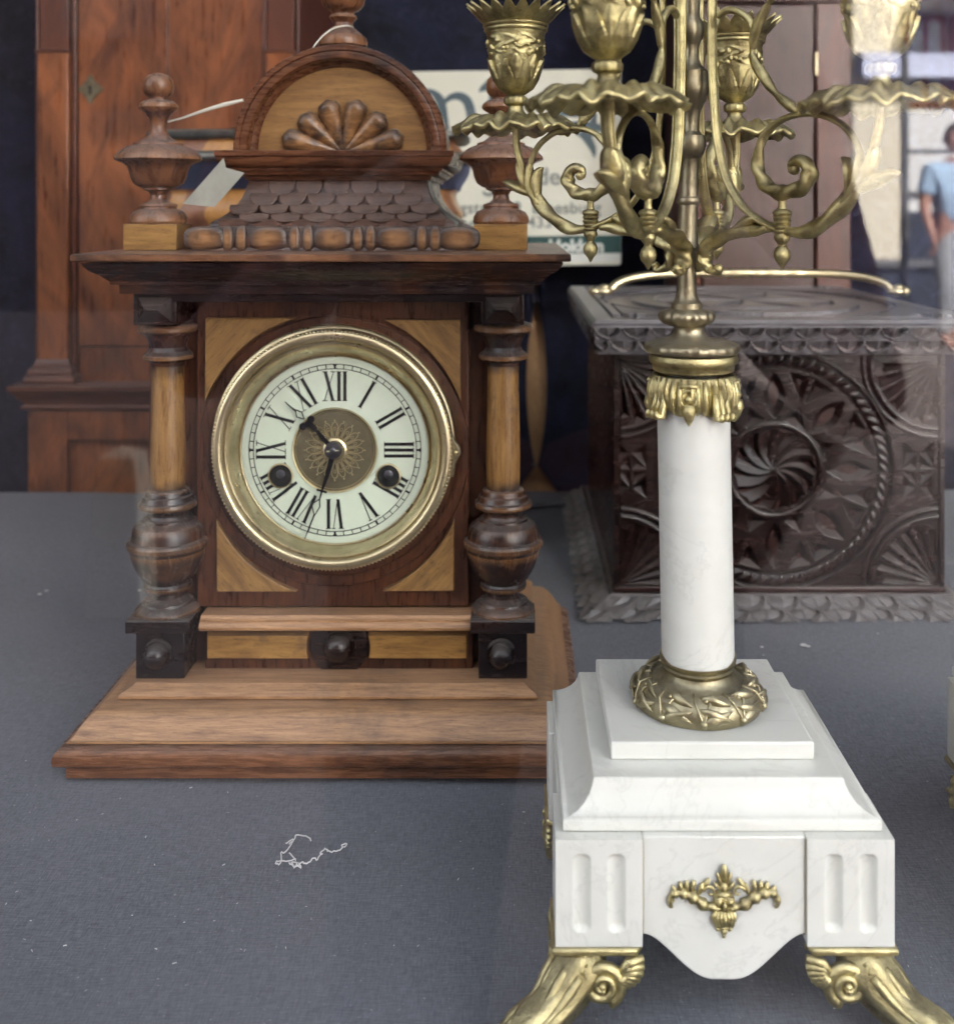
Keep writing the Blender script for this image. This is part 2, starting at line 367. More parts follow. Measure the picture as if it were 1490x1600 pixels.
# cornice
co = [(.13, .80, -.0287), (.1660, .7269, -.0285), (.1669, .7260, -.029), (.1671, .7258, -.0305), (.1671, .7258, -.0328), (.1664, .7265, -.0337),
      (.1621, .7308, -.0348), (.1610, .7319, -.0370), (.1580, .7349, -.0405), (.1530, .7399, -.0435), (.1497, .7432, -.0466), (.1491, .7438, -.0470), (.1478, .7451, -.0480), (.1476, .7453, -.0502),
      (.1430, .7499, -.0508), (.1428, .7501, -.0569), (.12, .78, -.0569)]
MB().rect(co[:6]+[(.13, .80, -.0338)], CX, YB).build('cornice_slab', M['slab'], clock, smooth=28)
MB().rect([(.13, .80, -.0339)]+co[6:], CX, YB).build('cornice', M['cornice'], clock, smooth=28)
MB().box(CX-.1352, CX+.1352, .757, .80, -.0632, -.0571).build('frieze_rail', M['dark'], clock, bevel=.0008)

# door panel with the recessed disc and four raised corner veneers
DX, DZ = X(520, .785), Z(707, .785)
MB().box(X(307, .79), X(732, .79), .790, .802, Z(948, .79), Z(470, .79)).build('door_panel', M['walnut_v'], clock, bevel=.001)
def spandrel(px0, py0, px1, py1, mat):      # corner (px0,py0), arc passes (px1,py0) .. (px0,py1)
    d = .7845; c0 = (X(px0, d), Z(py0, d)); a = (X(px1, d), Z(py0, d)); e = (X(px0, d), Z(py1, d))
    cen = (X(521, d), Z(711, d)); ra = math.dist(a, cen); re = math.dist(e, cen)
    t0 = math.atan2(a[1]-cen[1], a[0]-cen[0]); t1 = math.atan2(e[1]-cen[1], e[0]-cen[0])
    if t1-t0 > pi: t1 -= 2*pi
    if t0-t1 > pi: t1 += 2*pi
    poly = [c0]
    for i in range(25):
        q = i/24; t = t0+(t1-t0)*q; r = ra+(re-ra)*q
        poly.append((cen[0]+r*math.cos(t), cen[1]+r*math.sin(t)))
    MB().prism(poly, d, .7905).build('corner_veneer', mat, clock, bevel=.0006)
spandrel(320, 497, 462, 628, M['gold_diag']); spandrel(719, 500, 600, 628, M['gold_diag2'])
spandrel(338, 925, 464, 812, M['gold_diag2']); spandrel(709, 924, 597, 812, M['gold_diag'])
# recessed ring moulding round the bezel
MB().lathey([(.0905, .7902), (.0905, .7885), (.0935, .7878), (.0975, .7885), (.0985, .7902)], DX, DZ, 96).build('ring_moulding', M['walnut_v'], clock)

# ---- bezel, dial
BX, BZ = X(518, .766), Z(704, .766)
EX, EZ = X(524.5, .79), Z(701.5, .79)
MB().lathey([(.0875, .789), (.0875, .7835), (.0858, .782), (.083, .7815), (.083, .789)], X(519, .78), Z(700, .78)+.0006, 128).build('back_flange', M['bezel'], clock)
rs = []
nb = 128
prof = [(.0846, .7815, 0), (.0850, .7720, 0), (.0846, .7672, 0), (.0832, .7655, 0), (.0800, .7652, 0), (.0782, .7662, 0), (.0774, .7690, 0), (.0768, .7700, 0), (.0760, .7690, 0), (.0745, .7700, 0.15), (.0722, .7762, .45), (.0700, .7832, .75), (.0687, .7862, .9), (.0682, .7850, 1), (.0676, .7852, 1), (.0674, .7885, 1)]
for r, y, q in prof:
    cx_, cz_ = BX+(EX-BX)*q, BZ+(EZ-BZ)*q
    rs.append([(cx_+r*math.cos(2*pi*j/nb), y, cz_+r*math.sin(2*pi*j/nb)) for j in range(nb)])
bez = MB().rings(rs, cap=False).build('bezel', M['bezel'], clock, smooth=50)
kn = MB()
for i in range(190):
    a = 2*pi*i/190
    kn.ell((BX+.0842*math.cos(a), .7672, BZ+.0842*math.sin(a)), (.0012, .0012, .0008), 6, Matrix.Rotation(-a, 3, 'Y'))
k_ = kn.build('knurled_edge', M['bezel'], bez); 
lat = [(X(703, .77), Z(672, .77)), (X(709, .77), Z(690, .77)), (X(718, .77), Z(702, .77)), (X(719, .77), Z(712, .77)), (X(711, .77), Z(728, .77)), (X(708, .77), Z(747, .77)), (X(697, .77), Z(749, .77)), (X(696, .77), Z(672, .77))]
MB().prism(lat, .773, .7795).build('latch', M['antique'], clock, bevel=.0007)
MB().ell((X(712, .77), .772, Z(708, .77)), (.0018, .0018, .0018), 10).build('latch_pin', M['bezel'], clock)
# dial plate, as a ring disc
dial = MB().rings([[(EX+r*math.cos(2*pi*j/96), y, EZ+r*math.sin(2*pi*j/96)) for j in range(96)] for r, y in ((.0682, .7885), (.0682, .7872), (.0670, .7866), (.0640, .7868), (.0300, .7868))], cap=False).build('dial', M['dial'], clock, smooth=60)
PXM = .79/F*1.0                     # metres per photo pixel on the dial
YD = .7866
def disc(name, r, y, mat, c, par, th=.0004, seg=40, r0=0):
    pr = [(r, y+th), (r, y)]
    mb = MB()
    if r0: mb.rings([[(c[0]+q*math.cos(2*pi*j/seg), yy, c[1]+q*math.sin(2*pi*j/seg)) for j in range(seg)] for q, yy in ((r, y+th), (r, y), (r0, y), (r0, y+th))], cap=False)
    else: mb.lathey(pr, c[0], c[1], seg)
    return mb.build(name, mat, par, smooth=30)
dm = YD-.0004
disc('minute_ring', 134.2*PXM, dm, M['black'], (EX, EZ), dial, seg=120, r0=133.2*PXM)
disc('minute_ring', 127.2*PXM, dm, M['black'], (EX, EZ), dial, seg=120, r0=126.2*PXM)
tk = MB()
for i in range(60):
    a = pi/2-2*pi*i/60; wd = (1.5 if i % 5 == 0 else .55)*PXM
    c, s_ = math.cos(a), math.sin(a); r0, r1 = 127*PXM, 133.4*PXM
    tk.prism([(EX+r0*c-wd*-s_, EZ+r0*s_-wd*c), (EX+r1*c-wd*-s_, EZ+r1*s_-wd*c), (EX+r1*c+wd*-s_, EZ+r1*s_+wd*c), (EX+r0*c+wd*-s_, EZ+r0*s_+wd*c)], dm-.00003, dm+.0004)
    if i % 15 == 0:
        tk.prism([(EX+134*PXM*c+4*PXM*s_, EZ+134*PXM*s_-4*PXM*c), (EX+134*PXM*c-4*PXM*s_, EZ+134*PXM*s_+4*PXM*c), (EX+128*PXM*c, EZ+128*PXM*s_)], dm-.00006, dm+.0004)
tk.build('minute_marks', M['black'], dial, smooth=0)['kind'] = 'stuff'
# roman numerals: strokes in a frame u (right), v (outward), photo pixels
def strokes(txt):
    # returns list of quads, glyph height 48 centred at 0
    out = []; H = 23.0; x = 0; items = []
    for ch in txt:
        wch = {'I': 9.5, 'V': 21, 'X': 23}[ch]; items.append((ch, x, wch)); x += wch+(.5)
    W = x-.5
    for ch, x0, wch in items:
        x0 -= W/2; x1 = x0+wch; cxm = (x0+x1)/2
        def bar(xa, xb, wd): out.append([(xa-wd, -H), (xa+wd, -H), (xb+wd, H), (xb-wd, H)])
        if ch == 'I': bar(cxm, cxm, 2.6); out += [[(x0+.6, H-1), (x1-.6, H-1), (x1-.6, H), (x0+.6, H)], [(x0+.6, -H), (x1-.6, -H), (x1-.6, -H+1), (x0+.6, -H+1)]]
        if ch == 'V':
            bar(cxm, x0+4.5, 2.6); bar(cxm+.6, x1-3, .55)
            out += [[(x0, H-1), (x0+9, H-1), (x0+9, H), (x0, H)], [(x1-6.5, H-1), (x1, H-1), (x1, H), (x1-6.5, H)]]
        if ch == 'X':
            bar(x1-5, x0+5, 2.6); bar(x0+3.5, x1-3.5, .55)
            for hz in (H-1, -H): out += [[(x0, hz), (x0+9, hz), (x0+9, hz+1), (x0, hz+1)], [(x1-9, hz), (x1, hz), (x1, hz+1), (x1-9, hz+1)]]
    return out
for i, t in enumerate(['XII', 'I', 'II', 'III', 'IIII', 'V', 'VI', 'VII', 'VIII', 'IX', 'X', 'XI']):
    a = pi/2-2*pi*i/12; mb = MB(); cr = 99.5
    vx, vz = math.cos(a), math.sin(a); ux, uz = vz, -vx
    for n_, q in enumerate(strokes(t)):
        kx = (EX+PXM*cr*vx, EZ+PXM*cr*vz)
        poly = [(kx[0]+PXM*(p[0]*ux*.92+p[1]*vx), kx[1]+PXM*(p[0]*uz*.92+p[1]*vz)) for p in q]
        y_ = dm-n_*.000006
        mb.prism(poly, y_, dm+.0004)
    mb.build('numeral', M['black'], dial, smooth=0)['label'] = 'black roman numeral '+t
# medallion with filigree rosette
MC = (EX, EZ+.0001)
med = disc('medallion', .0300, .7865, M['medal'], MC, clock, th=.002, seg=72)
MB().lathey([(.0306, .7872), (.0309, .7856), (.0303, .7848), (.0296, .7850), (.0293, .7866)], *MC, 96).build('medallion_rim', M['filigree'], med)
MB().lathey([(.0285, .7866), (.0283, .7861), (.0279, .7866)], *MC, 96).build('medallion_groove', M['filigree'], med)
loop = MB()
for i in range(20):
    pts = []
    for j in range(17):
        t = 2*pi*j/16; lr = .0142+.0062*-math.cos(t); lw = .0021*math.sin(t)*(1+.35*-math.cos(t))
        pts.append((lw, 0, lr))
    loop.v; rot = Matrix.Rotation(2*pi*i/20, 3, 'Y')
    def P_(x, y, z): p = rot @ Vector((x, y, z)); return (MC[0]+p.x, .7860+p.y, MC[1]+p.z)
    loop.tube([P_(*p) for p in pts], .00034, 5)
    loop.tube([P_(.55*p[0], 0, .0128+(p[2]-.0142)*.62) for p in pts], .00026, 5)
    loop.ell(P_(0, -.0002, .0216), (.00062, .0006, .0009), 6, rot)
    loop.ell(P_(0, -.0002, .0146), (.0005, .0005, .0005), 6); loop.ell(P_(.0012, -.0002, .0125), (.0004, .0004, .0004), 6)
loop.build('filigree', M['filigree'], med)
MB().lathey([(.0088, .7866), (.0085, .7852), (.0072, .7846), (.0065, .7852)], *MC, 48).build('filigree_hub', M['bezel'], med)
# winding holes
for px, py in ((438, 744), (606.5, 744.5)):
    c = (X(px, .785), Z(py, .785)); 
    disc('winding_hole', .0086, .7861, M['hole'], c, dial, th=.0003, seg=40)
    g = MB().lathey([(.0083, .7866), (.0092, .7859), (.0090, .7852), (.0082, .7850), (.0078, .7858), (.0078, .7866)], *c, 40)
    g.build('grommet', M['bezel'], dial)
    MB().lathey([(.0032, .7864), (.0032, .7856), (.0024, .7852)], c[0], c[1]+.0012, 12).build('winding_arbor', M['steel'], dial)
# hands
HC = (X(520, .78), Z(704, .78)); pm = .78/F
def hp(px, py): return (HC[0]+(px-520)*pm, HC[1]-(py-704)*pm)
def ribbon(mb, pts, wd, y0, y1):
    pts = [Vector(p) for p in pts]; L = []; Rr = []
    for i, p in enumerate(pts):
        t = (pts[min(i+1, len(pts)-1)]-pts[max(0, i-1)]).normalized(); nrm = Vector((-t.y, t.x))
        q = wd[i] if hasattr(wd, '__len__') else wd
        L.append(p+nrm*q); Rr.append(p-nrm*q)
    for i in range(len(pts)-1):
        mb.prism([tuple(L[i]), tuple(L[i+1]), tuple(Rr[i+1]), tuple(Rr[i])], y0, y1)
mh = MB(); y0, y1 = .7800, .7806
ribbon(mh, [hp(520, 708), hp(512, 740), hp(503, 766)], [4.5*pm, 3.6*pm, 1.6*pm], y0, y1)
ribbon(mh, [hp(494.5, 765), hp(510.5, 769.5)], 1.5*pm, y0-.0001, y1)
ribbon(mh, [hp(503, 766), hp(499, 781)], [1.6*pm, 1.2*pm], y0, y1)
ribbon(mh, [hp(499, 780), hp(499.5, 792), hp(491, 806)], [1*pm, 1.1*pm, .8*pm], y0, y1)
ribbon(mh, [hp(499, 780), hp(486.5, 788), hp(491, 806)], [.8*pm, .9*pm, .8*pm], y0-.00005, y1)
ribbon(mh, [hp(491, 804), hp(483, 824), hp(476, 842)], [1.3*pm, 1.1*pm, .5*pm], y0, y1)
mh.build('minute_hand', M['hand'], clock, smooth=0)
hh = MB(); y0, y1 = .7822, .7828
ribbon(hh, [hp(518, 702), hp(500, 682), hp(492, 673)], [4*pm, 3.4*pm, 1.8*pm], y0, y1)
ribbon(hh, [hp(492, 673), hp(481, 662)], [3*pm, 4.5*pm], y0, y1)
for q in ((484.5, 656), (472, 667), (481, 663)): hh.lathey([(5.6*pm, y1), (5.6*pm, y0-.00008)], *hp(*q), 20)
ribbon(hh, [hp(474, 656), hp(470.5, 645), hp(460.5, 641)], [.9*pm, 1*pm, .8*pm], y0, y1)
ribbon(hh, [hp(474, 656), hp(462.5, 652.5), hp(460.5, 641)], [.9*pm, 1*pm, .8*pm], y0-.00005, y1)
ribbon(hh, [hp(461, 643), hp(452, 636), hp(444, 628.5)], [1.6*pm, 1*pm, .5*pm], y0, y1)
hh.build('hour_hand', M['hand'], clock, smooth=0)
MB().lathey([(.0062, .7860), (.0062, .7800), (.0060, .7792), (.0040, .7788), (.0022, .7786), (.0022, .7778), (.0016, .7774)], HC[0], HC[1], 40).build('centre_nut', M['steel'], clock)
MB().tube([(HC[0]-.0042, .7783, HC[1]-.0003), (HC[0]+.0042, .7783, HC[1]+.0004)], [.0004, .0002], 6).build('taper_pin', M['filigree'], clock)
# convex glass over the dial
gl = [(.0762*math.sin(t), .7702-.0075*(math.cos(t)-math.cos(.9))/(1-math.cos(.9))) for t in [0]]
rs = []
for i in range(11):
    q = i/10; rs.append([(BX+(.0762*q+1e-5)*math.cos(2*pi*j/64), .7702-.0040*(1-q*q), BZ+(.0762*q+1e-5)*math.sin(2*pi*j/64)) for j in range(64)])
MB().rings(rs, cap=False).build('dial_glass', M['watch'], clock, smooth=180)

# ---- shelf moulding and frieze with its two gold panels and boss
sh = []
x0, x1 = X(316, .78), X(738, .78)
prof = [(.802, -.2885), (.777, -.2885), (.776, -.2893), (.7755, -.2902), (.7735, -.2910), (.7735, -.2922), (.7720, -.2932), (.7708, -.2952), (.7712, -.2972), (.7735, -.2985), (.7765, -.2990), (.802, -.2990)]
MB().rings([[(x, y, z) for y, z in prof] for x in (x0, x1)]).build('shelf_moulding', M['plinth'], clock, smooth=30)
MB().box(x0, x1, .7865, .802, -.3308, -.2992).build('frieze', M['walnut_v'], clock, bevel=.0008)
bc = (X(530, .787), Z(1008, .787))
def fr_panel(xa, xb, side):
    d = .7815; za, zb = Z(1029, d), Z(994, d); poly = []
    rr = 50*d/F
    n = 10; arc = []
    for i in range(n+1):
        z = za+(zb-za)*i/n; dx = math.sqrt(max(0, rr*rr-(z-bc[1])**2)); arc.append((bc[0]-dx if side < 0 else bc[0]+dx, z))
    poly = ([(xa, zb), (xa, za)]+arc) if side < 0 else ([(xb, zb), (xb, za)]+arc)
    # raised slab with a sloped upper lip
    mb = MB(); k0 = [(x, d, z) for x, z in poly]; 
    cx_, cz_ = sum(p[0] for p in poly)/len(poly), (za+zb)/2
    k1 = [(cx_+(x-cx_)*1.02, .7868, cz_+(z-cz_)*1.22) for x, z in poly]
    mb.rings([k0, k1]); mb.build('frieze_panel', M['gold'], clock, bevel=.0004)
fr_panel(X(327, .787), 0, -1); fr_panel(0, X(729, .787), 1)
MB().lathey([(.0215, .7866), (.0212, .7855), (.0200, .7850), (.0120, .7852)], *bc, 48).build('boss_plate', M['dark'], clock)
def boss(c, y, s=1.0):
    MB().lathey([(.0122*s, y), (.0120*s, y-.002), (.0108*s, y-.0032), (.0100*s, y-.0022), (.0098*s, y-.0045), (.0090*s, y-.0078), (.0072*s, y-.0106), (.0046*s, y-.0124), (.0015*s, y-.0131)], c[0], c[1], 32).build('boss', M['dark'], clock, smooth=55)
boss(bc, .7852)

# ---- columns
def sm(pts, n=3):      # smooth a profile with Catmull-Rom
    out = []
    for i in range(len(pts)-1):
        p0, p1, p2, p3 = pts[max(0, i-1)], pts[i], pts[i+1], pts[min(len(pts)-1, i+2)]
        for j in range(n):
            t = j/n; out.append(tuple(.5*((2*b)+(-a+c)*t+(2*a-5*b+4*c-d)*t*t+(-a+3*b-3*c+d)*t**3) for a, b, c, d in zip(p0, p1, p2, p3)))
    out.append(pts[-1]); return out
YC = .787
def zc(py): return Z(py, YC)
def rc(r): return r*YC/F
for sx in (-1, 1):
    cx_ = CX+sx*.1211
    mbp = lambda pts, n=0: [(rc(r), zc(y)) for r, y in (sm(pts, n) if n else pts)]
    # capital block with pyramid
    cb = MB(); cb.box(cx_-.0150, cx_+.0150, .7575, .800, -.0792, -.0570)
    cap = cb.build('capital_block', M['dark'], clock, bevel=.0008)
    p0 = [(cx_-.0122, .7574, -.0772), (cx_+.0122, .7574, -.0772), (cx_+.0122, .7574, -.0592), (cx_-.0122, .7574, -.0592)]
    p1 = [(cx_-.0046, .7502, -.0690), (cx_+.0046, .7502, -.0690), (cx_+.0046, .7502, -.0678), (cx_-.0046, .7502, -.0678)]
    MB().rings([p0, p1]).build('pyramid', M['dark'], cap, smooth=0, bevel=.0003)
    MB().lathe(mbp([(36, 503), (44, 506), (46, 510), (46, 515), (42, 519), (36, 522), (32, 527), (29, 535), (28, 541), (31, 547), (36, 551), (38, 554), (38, 559), (33, 562), (27, 564), (26, 570)]), cx_, YC, 48).build('capital', M['turned'], clock, smooth=24)
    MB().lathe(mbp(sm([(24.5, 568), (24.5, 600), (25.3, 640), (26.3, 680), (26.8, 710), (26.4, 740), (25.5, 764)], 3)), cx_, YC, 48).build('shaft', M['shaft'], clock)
    MB().lathe(mbp([(26, 762), (32, 764), (33.5, 768), (34, 771), (38, 773), (39, 777), (40, 780), (44, 782), (45, 786), (44, 790), (36, 794), (31, 797), (30, 802), (32, 806), (38, 808), (38.5, 811), (43, 813), (50, 818), (54, 825), (55, 834), (55.5, 838), (60, 840), (62, 844), (62, 850), (59, 854), (57.5, 857)]), cx_, YC, 56).build('vase_neck', M['turned'], clock, smooth=24)
    MB().lathe(mbp([(57.5, 856), (56, 866), (52, 878), (46, 890), (39, 901), (34, 906), (36, 909), (36.5, 913), (35, 917), (27, 919), (23.5, 924), (24, 930), (29, 934), (38, 936), (39, 939), (44, 942), (49, 948), (50, 955), (47, 962), (41, 967), (40, 968)]), cx_, YC, 56).build('vase', M['turned'], clock, smooth=24)
    z0, z1 = Z(991, .763), Z(970.5, .763)
    MB().box(cx_-.0228, cx_+.0228, .763, .800, z0, z1).build('slab', M['dark'], clock, bevel=.0010)
    MB().box(cx_-.0172, cx_+.0172, .769, .7995, -.3306, z0).build('pedestal_block', M['dark'], clock, bevel=.0008)
    boss((cx_-.0012, Z(1022, .768)), .769, .88)

# ---- pediment: scaled bell roof, gadroon band, ledge, dome
PXc = -.1335
bell = [(.0668, .8150, .0235), (.0672, .8146, .0200), (.0684, .8134, .0150), (.0706, .8112, .0095), (.0740, .8078, .0040), (.0785, .8033, -.0010), (.0835, .7983, -.0050), (.0885, .7935, -.0080), (.0893, .7928, -.0110)]
ped = MB().rect(bell, PXc, .955).build('bell_roof', M['scale'], clock, smooth=60)
def bell_at(z):
    for (w0, y0_, z0_), (w1, y1_, z1_) in zip(bell, bell[1:]):
        if z0_ >= z >= z1_:
            q = (z0_-z)/(z0_-z1_); return w0+(w1-w0)*q, y0_+(y1_-y0_)*q
    return bell[-1][0], bell[-1][1]
# fish scales, one object each
sm_me = None
smb = MB(); poly = []
for i in range(13):
    t = -pi+pi*i/12; poly.append((.00985*math.cos(t), .0112*math.sin(t)*.95))
poly = [(-.00985, .004)]+poly+[(.00985, .004)]
smb.rings([[(x, .0012, z) for x, z in poly], [(x, -.0001, z) for x, z in poly], [(x*.93, -.0005, z*.95) for x, z in poly]])
rows = [(.0200, 7, 0), (.0108, 8, .5), (.0030, 7, 0), (-.0032, 8, .5), (-.0078, 9, 0)]
tmp_ = smb.build('roof_scale', M['scale'], None, smooth=30); sc_me = tmp_.data; bpy.data.objects.remove(tmp_)
for ri, (z, n, off) in enumerate(rows):
    w_, yf = bell_at(z); w2, yf2 = bell_at(z-.008); tilt = math.atan2(yf-yf2, .008)
    for i in range(-5, 6):
        x = (i+off)*.0206*(1+.04*ri)
        if abs(x) > w_-.0098+.0012*ri: continue
        inst('roof_scale', sc_me, ped, (PXc+x, (yf+yf2)/2-.0001, z), (-tilt-.05, random.uniform(-.03, .03), 0), (1+.04*ri, 1, .92-.09*ri))
# reeds down the right flank
for i in range(6):
    pts = []
    for z in [.0225-.034*j/14 for j in range(15)]:
        w_, yf = bell_at(max(z, -.0109)); pts.append((PXc+w_+.0008, yf+.004+i*.0042, max(z, -.0109)))
    MB().tube(pts, .0016, 6).build('reed', M['pewter'], ped)
# gadroon band
gb = MB().rect([(.0893, .7925, -.0108), (.0925, .7895, -.0118), (.0970, .7850, -.0135), (.0992, .7828, -.0165), (.0998, .7822, -.0210), (.0990, .783, -.0262), (.0998, .7822, -.0275), (.1000, .7820, -.0284)], PXc+.001, .96).build('gadroon_band', M['scale'], clock, smooth=40)
def lobe(px, wpx, hz=.0090):
    d = .783; sg_ = lambda v, e: math.copysign(abs(v)**e, v)
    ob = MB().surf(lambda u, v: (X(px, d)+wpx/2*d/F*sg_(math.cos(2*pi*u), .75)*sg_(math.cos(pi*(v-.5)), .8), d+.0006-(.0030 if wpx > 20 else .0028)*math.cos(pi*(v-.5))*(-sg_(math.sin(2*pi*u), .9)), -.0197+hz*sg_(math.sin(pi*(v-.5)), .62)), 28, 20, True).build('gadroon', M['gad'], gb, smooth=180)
for c, w_ in ((319, 66), (419, 62), (519, 62), (619, 62), (717, 66)): lobe(c, w_)
for c in (356, 377, 460, 481, 559, 579, 659, 680): lobe(c, 19, .0096)
# ledge
le = [(.0660, .816, .0448), (.0868, .7942, .0448), (.0875, .7935, .0444), (.0875, .7935, .0408), (.0868, .7942, .0402), (.0862, .7948, .0398), (.0858, .7952, .0375), (.0840, .7970, .0345), (.0805, .8005, .0325), (.0785, .8025, .0318), (.0783, .8027, .0302), (.0765, .8045, .0298), (.0745, .8065, .0272), (.0700, .8110, .0262), (.0690, .8120, .0236)]
MB().rect(le, PXc+.001, .95).build('ledge', M['walnut'], clock, smooth=30)
# dome: arched moulding ring, tympanum, shell lobes
dc = (X(530.5, .8036), .0449); dyf = .8036; r0 = .0790
arch = [(0, r0-.0020, .0), (0, 0, 0)]
pr = [(r0-.006, dyf+.050), (r0-.0005, dyf+.050), (r0-.0002, dyf+.012), (r0, dyf+.0015), (r0-.0010, dyf), (r0-.0042, dyf-.0002), (r0-.0050, dyf+.0012), (r0-.0060, dyf+.0008), (r0-.0100, dyf+.0012), (r0-.0112, dyf+.0035), (r0-.0118, dyf+.0080), (r0-.0150, dyf+.0105), (r0-.0160, dyf+.0130), (r0-.02, dyf+.0131)]
rs = [[(dc[0]+r*math.cos(pi*i/64), y, dc[1]+r*math.sin(pi*i/64)) for r, y in pr] for i in range(65)]
MB().rings(rs, close=False, cap=False).build('dome_arch', M['walnut'], clock, smooth=35)
ty = [(dc[0]+(r0-.014)*math.cos(pi*i/48), dc[1]+(r0-.014)*math.sin(pi*i/48)) for i in range(49)]
tym = MB().prism(ty, dyf+.0128, dyf+.05).build('tympanum', M['tymp'], clock, smooth=30)
for an in (165, 138, 107, 73, 42, 15):
    a = R(an); u = Vector((math.cos(a), 0, math.sin(a))); base = Vector((dc[0]+.0006, dyf+.0105, dc[1]-.0015))
    pts = []; rad = []
    L = .0420 if an in (107, 73) else (.0430 if an in (138, 42) else .0475)
    for j in range(15):
        q = j/14; s_ = q*L; pts.append(tuple(base+u*s_+Vector((0, .0035*(1-q), 0))))
        rr = .0014+.0082*(q**.75); 
        if q > .8: rr *= math.sqrt(max(.02, 1-((q-.8)/.2)**2*.98))
        rad.append(rr)
    rad[-1] = .0006
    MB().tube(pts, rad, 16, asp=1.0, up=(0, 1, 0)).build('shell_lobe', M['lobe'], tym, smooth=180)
# finials
def finial(cx_, cy_, z0, top=True):
    d = .8165; k = d/F
    pr = [(22, 0), (42, 0.1), (44, 4), (43, 12), (38, 20), (28, 25), (27, 28), (28.5, 30), (27, 33), (18, 36), (13, 41), (12, 48), (15, 54), (24, 57), (24, 60), (30, 62), (38, 68), (42, 78), (44, 88), (47, 96), (54, 102), (64, 106), (66, 108), (65, 113), (58, 121), (48, 128), (38, 131.5), (37, 135), (28, 138), (19, 145), (14, 153), (12, 162), (14, 175), (20, 186), (28, 191), (30, 195), (29, 200), (22, 206), (14, 208), (13, 211), (18, 214), (22, 220), (23.5, 230), (22, 241), (15, 249), (6, 252), (1, 252.5)]
    if not top: pr = [(a, b) for a, b in pr]
    return MB().lathe([(r*k, z0+z*k*.932) for r, z in pr], cx_, cy_, 48).build('finial', M['urn'], clock, smooth=35)
for cxx in (-.2677, -.0108):
    MB().box(cxx-.0196, cxx+.0196, .7970, .8360, -.0284, -.0093).build('finial_block', M['gold'], clock, bevel=.0006)
    finial(cxx, .8165, -.0093)
k = .83/F
top = [(30, -4), (37, 0), (38, 6), (36, 13), (29, 19), (24, 23), (21, 26), (16, 30), (15, 36), (19, 41), (22, 44), (20, 48), (16, 50), (17, 53), (26, 57), (32, 64), (34, 73), (35, 84), (40, 92), (46, 96), (44, 101), (30, 108), (10, 120), (9, 140), (20, 146), (8, 152), (18, 165), (8, 178), (1, 180)]
MB().lathe([(r*k, Z(72, .83)+z*k) for r, z in top], X(536, .83), .83, 48).build('top_finial', M['urn'], clock, smooth=40)
# price tag hanging on its string
pt = thing('price_tag', 'small blank grey price tag with its string looped round the top finial', 'tag', (X(335, .79), .79, Z(280, .79)))
d = .788
q = [(286, 318), (349, 247), (353, 262), (382, 270), (335, 323)]
vs = [(X(a, d+(b-285)*.0001), d+(b-285)*.0001, Z(b, d)) for a, b in q]
MB().add(vs, [(0, 1, 2, 3, 4)]).build('card', M['paper'], pt, smooth=0, solid=.0005)
p1 = [(262, 190, .84), (285, 184, .835), (320, 172, .83), (350, 163, .825), (380, 156, .822)]
MB().tube([(X(a, c), c, Z(b, c)) for a, b, c in p1], [.0007, .0008, .0013, .0016, .0012], 8, asp=.5).build('string', M['string'], pt)
p2 = [(489, 74, .80), (500, 60, .803), (512, 49, .806), (524, 42.5, .808), (536, 40, .812), (546, 40, .818), (552, 43, .826), (549, 46, .836), (535, 46, .842), (522, 45, .836), (519, 45, .826)]
MB().tube([(X(a, c), c, Z(b, c)) for a, b, c in sm(p2, 3)], .00055, 6).build('string', M['string'], pt)
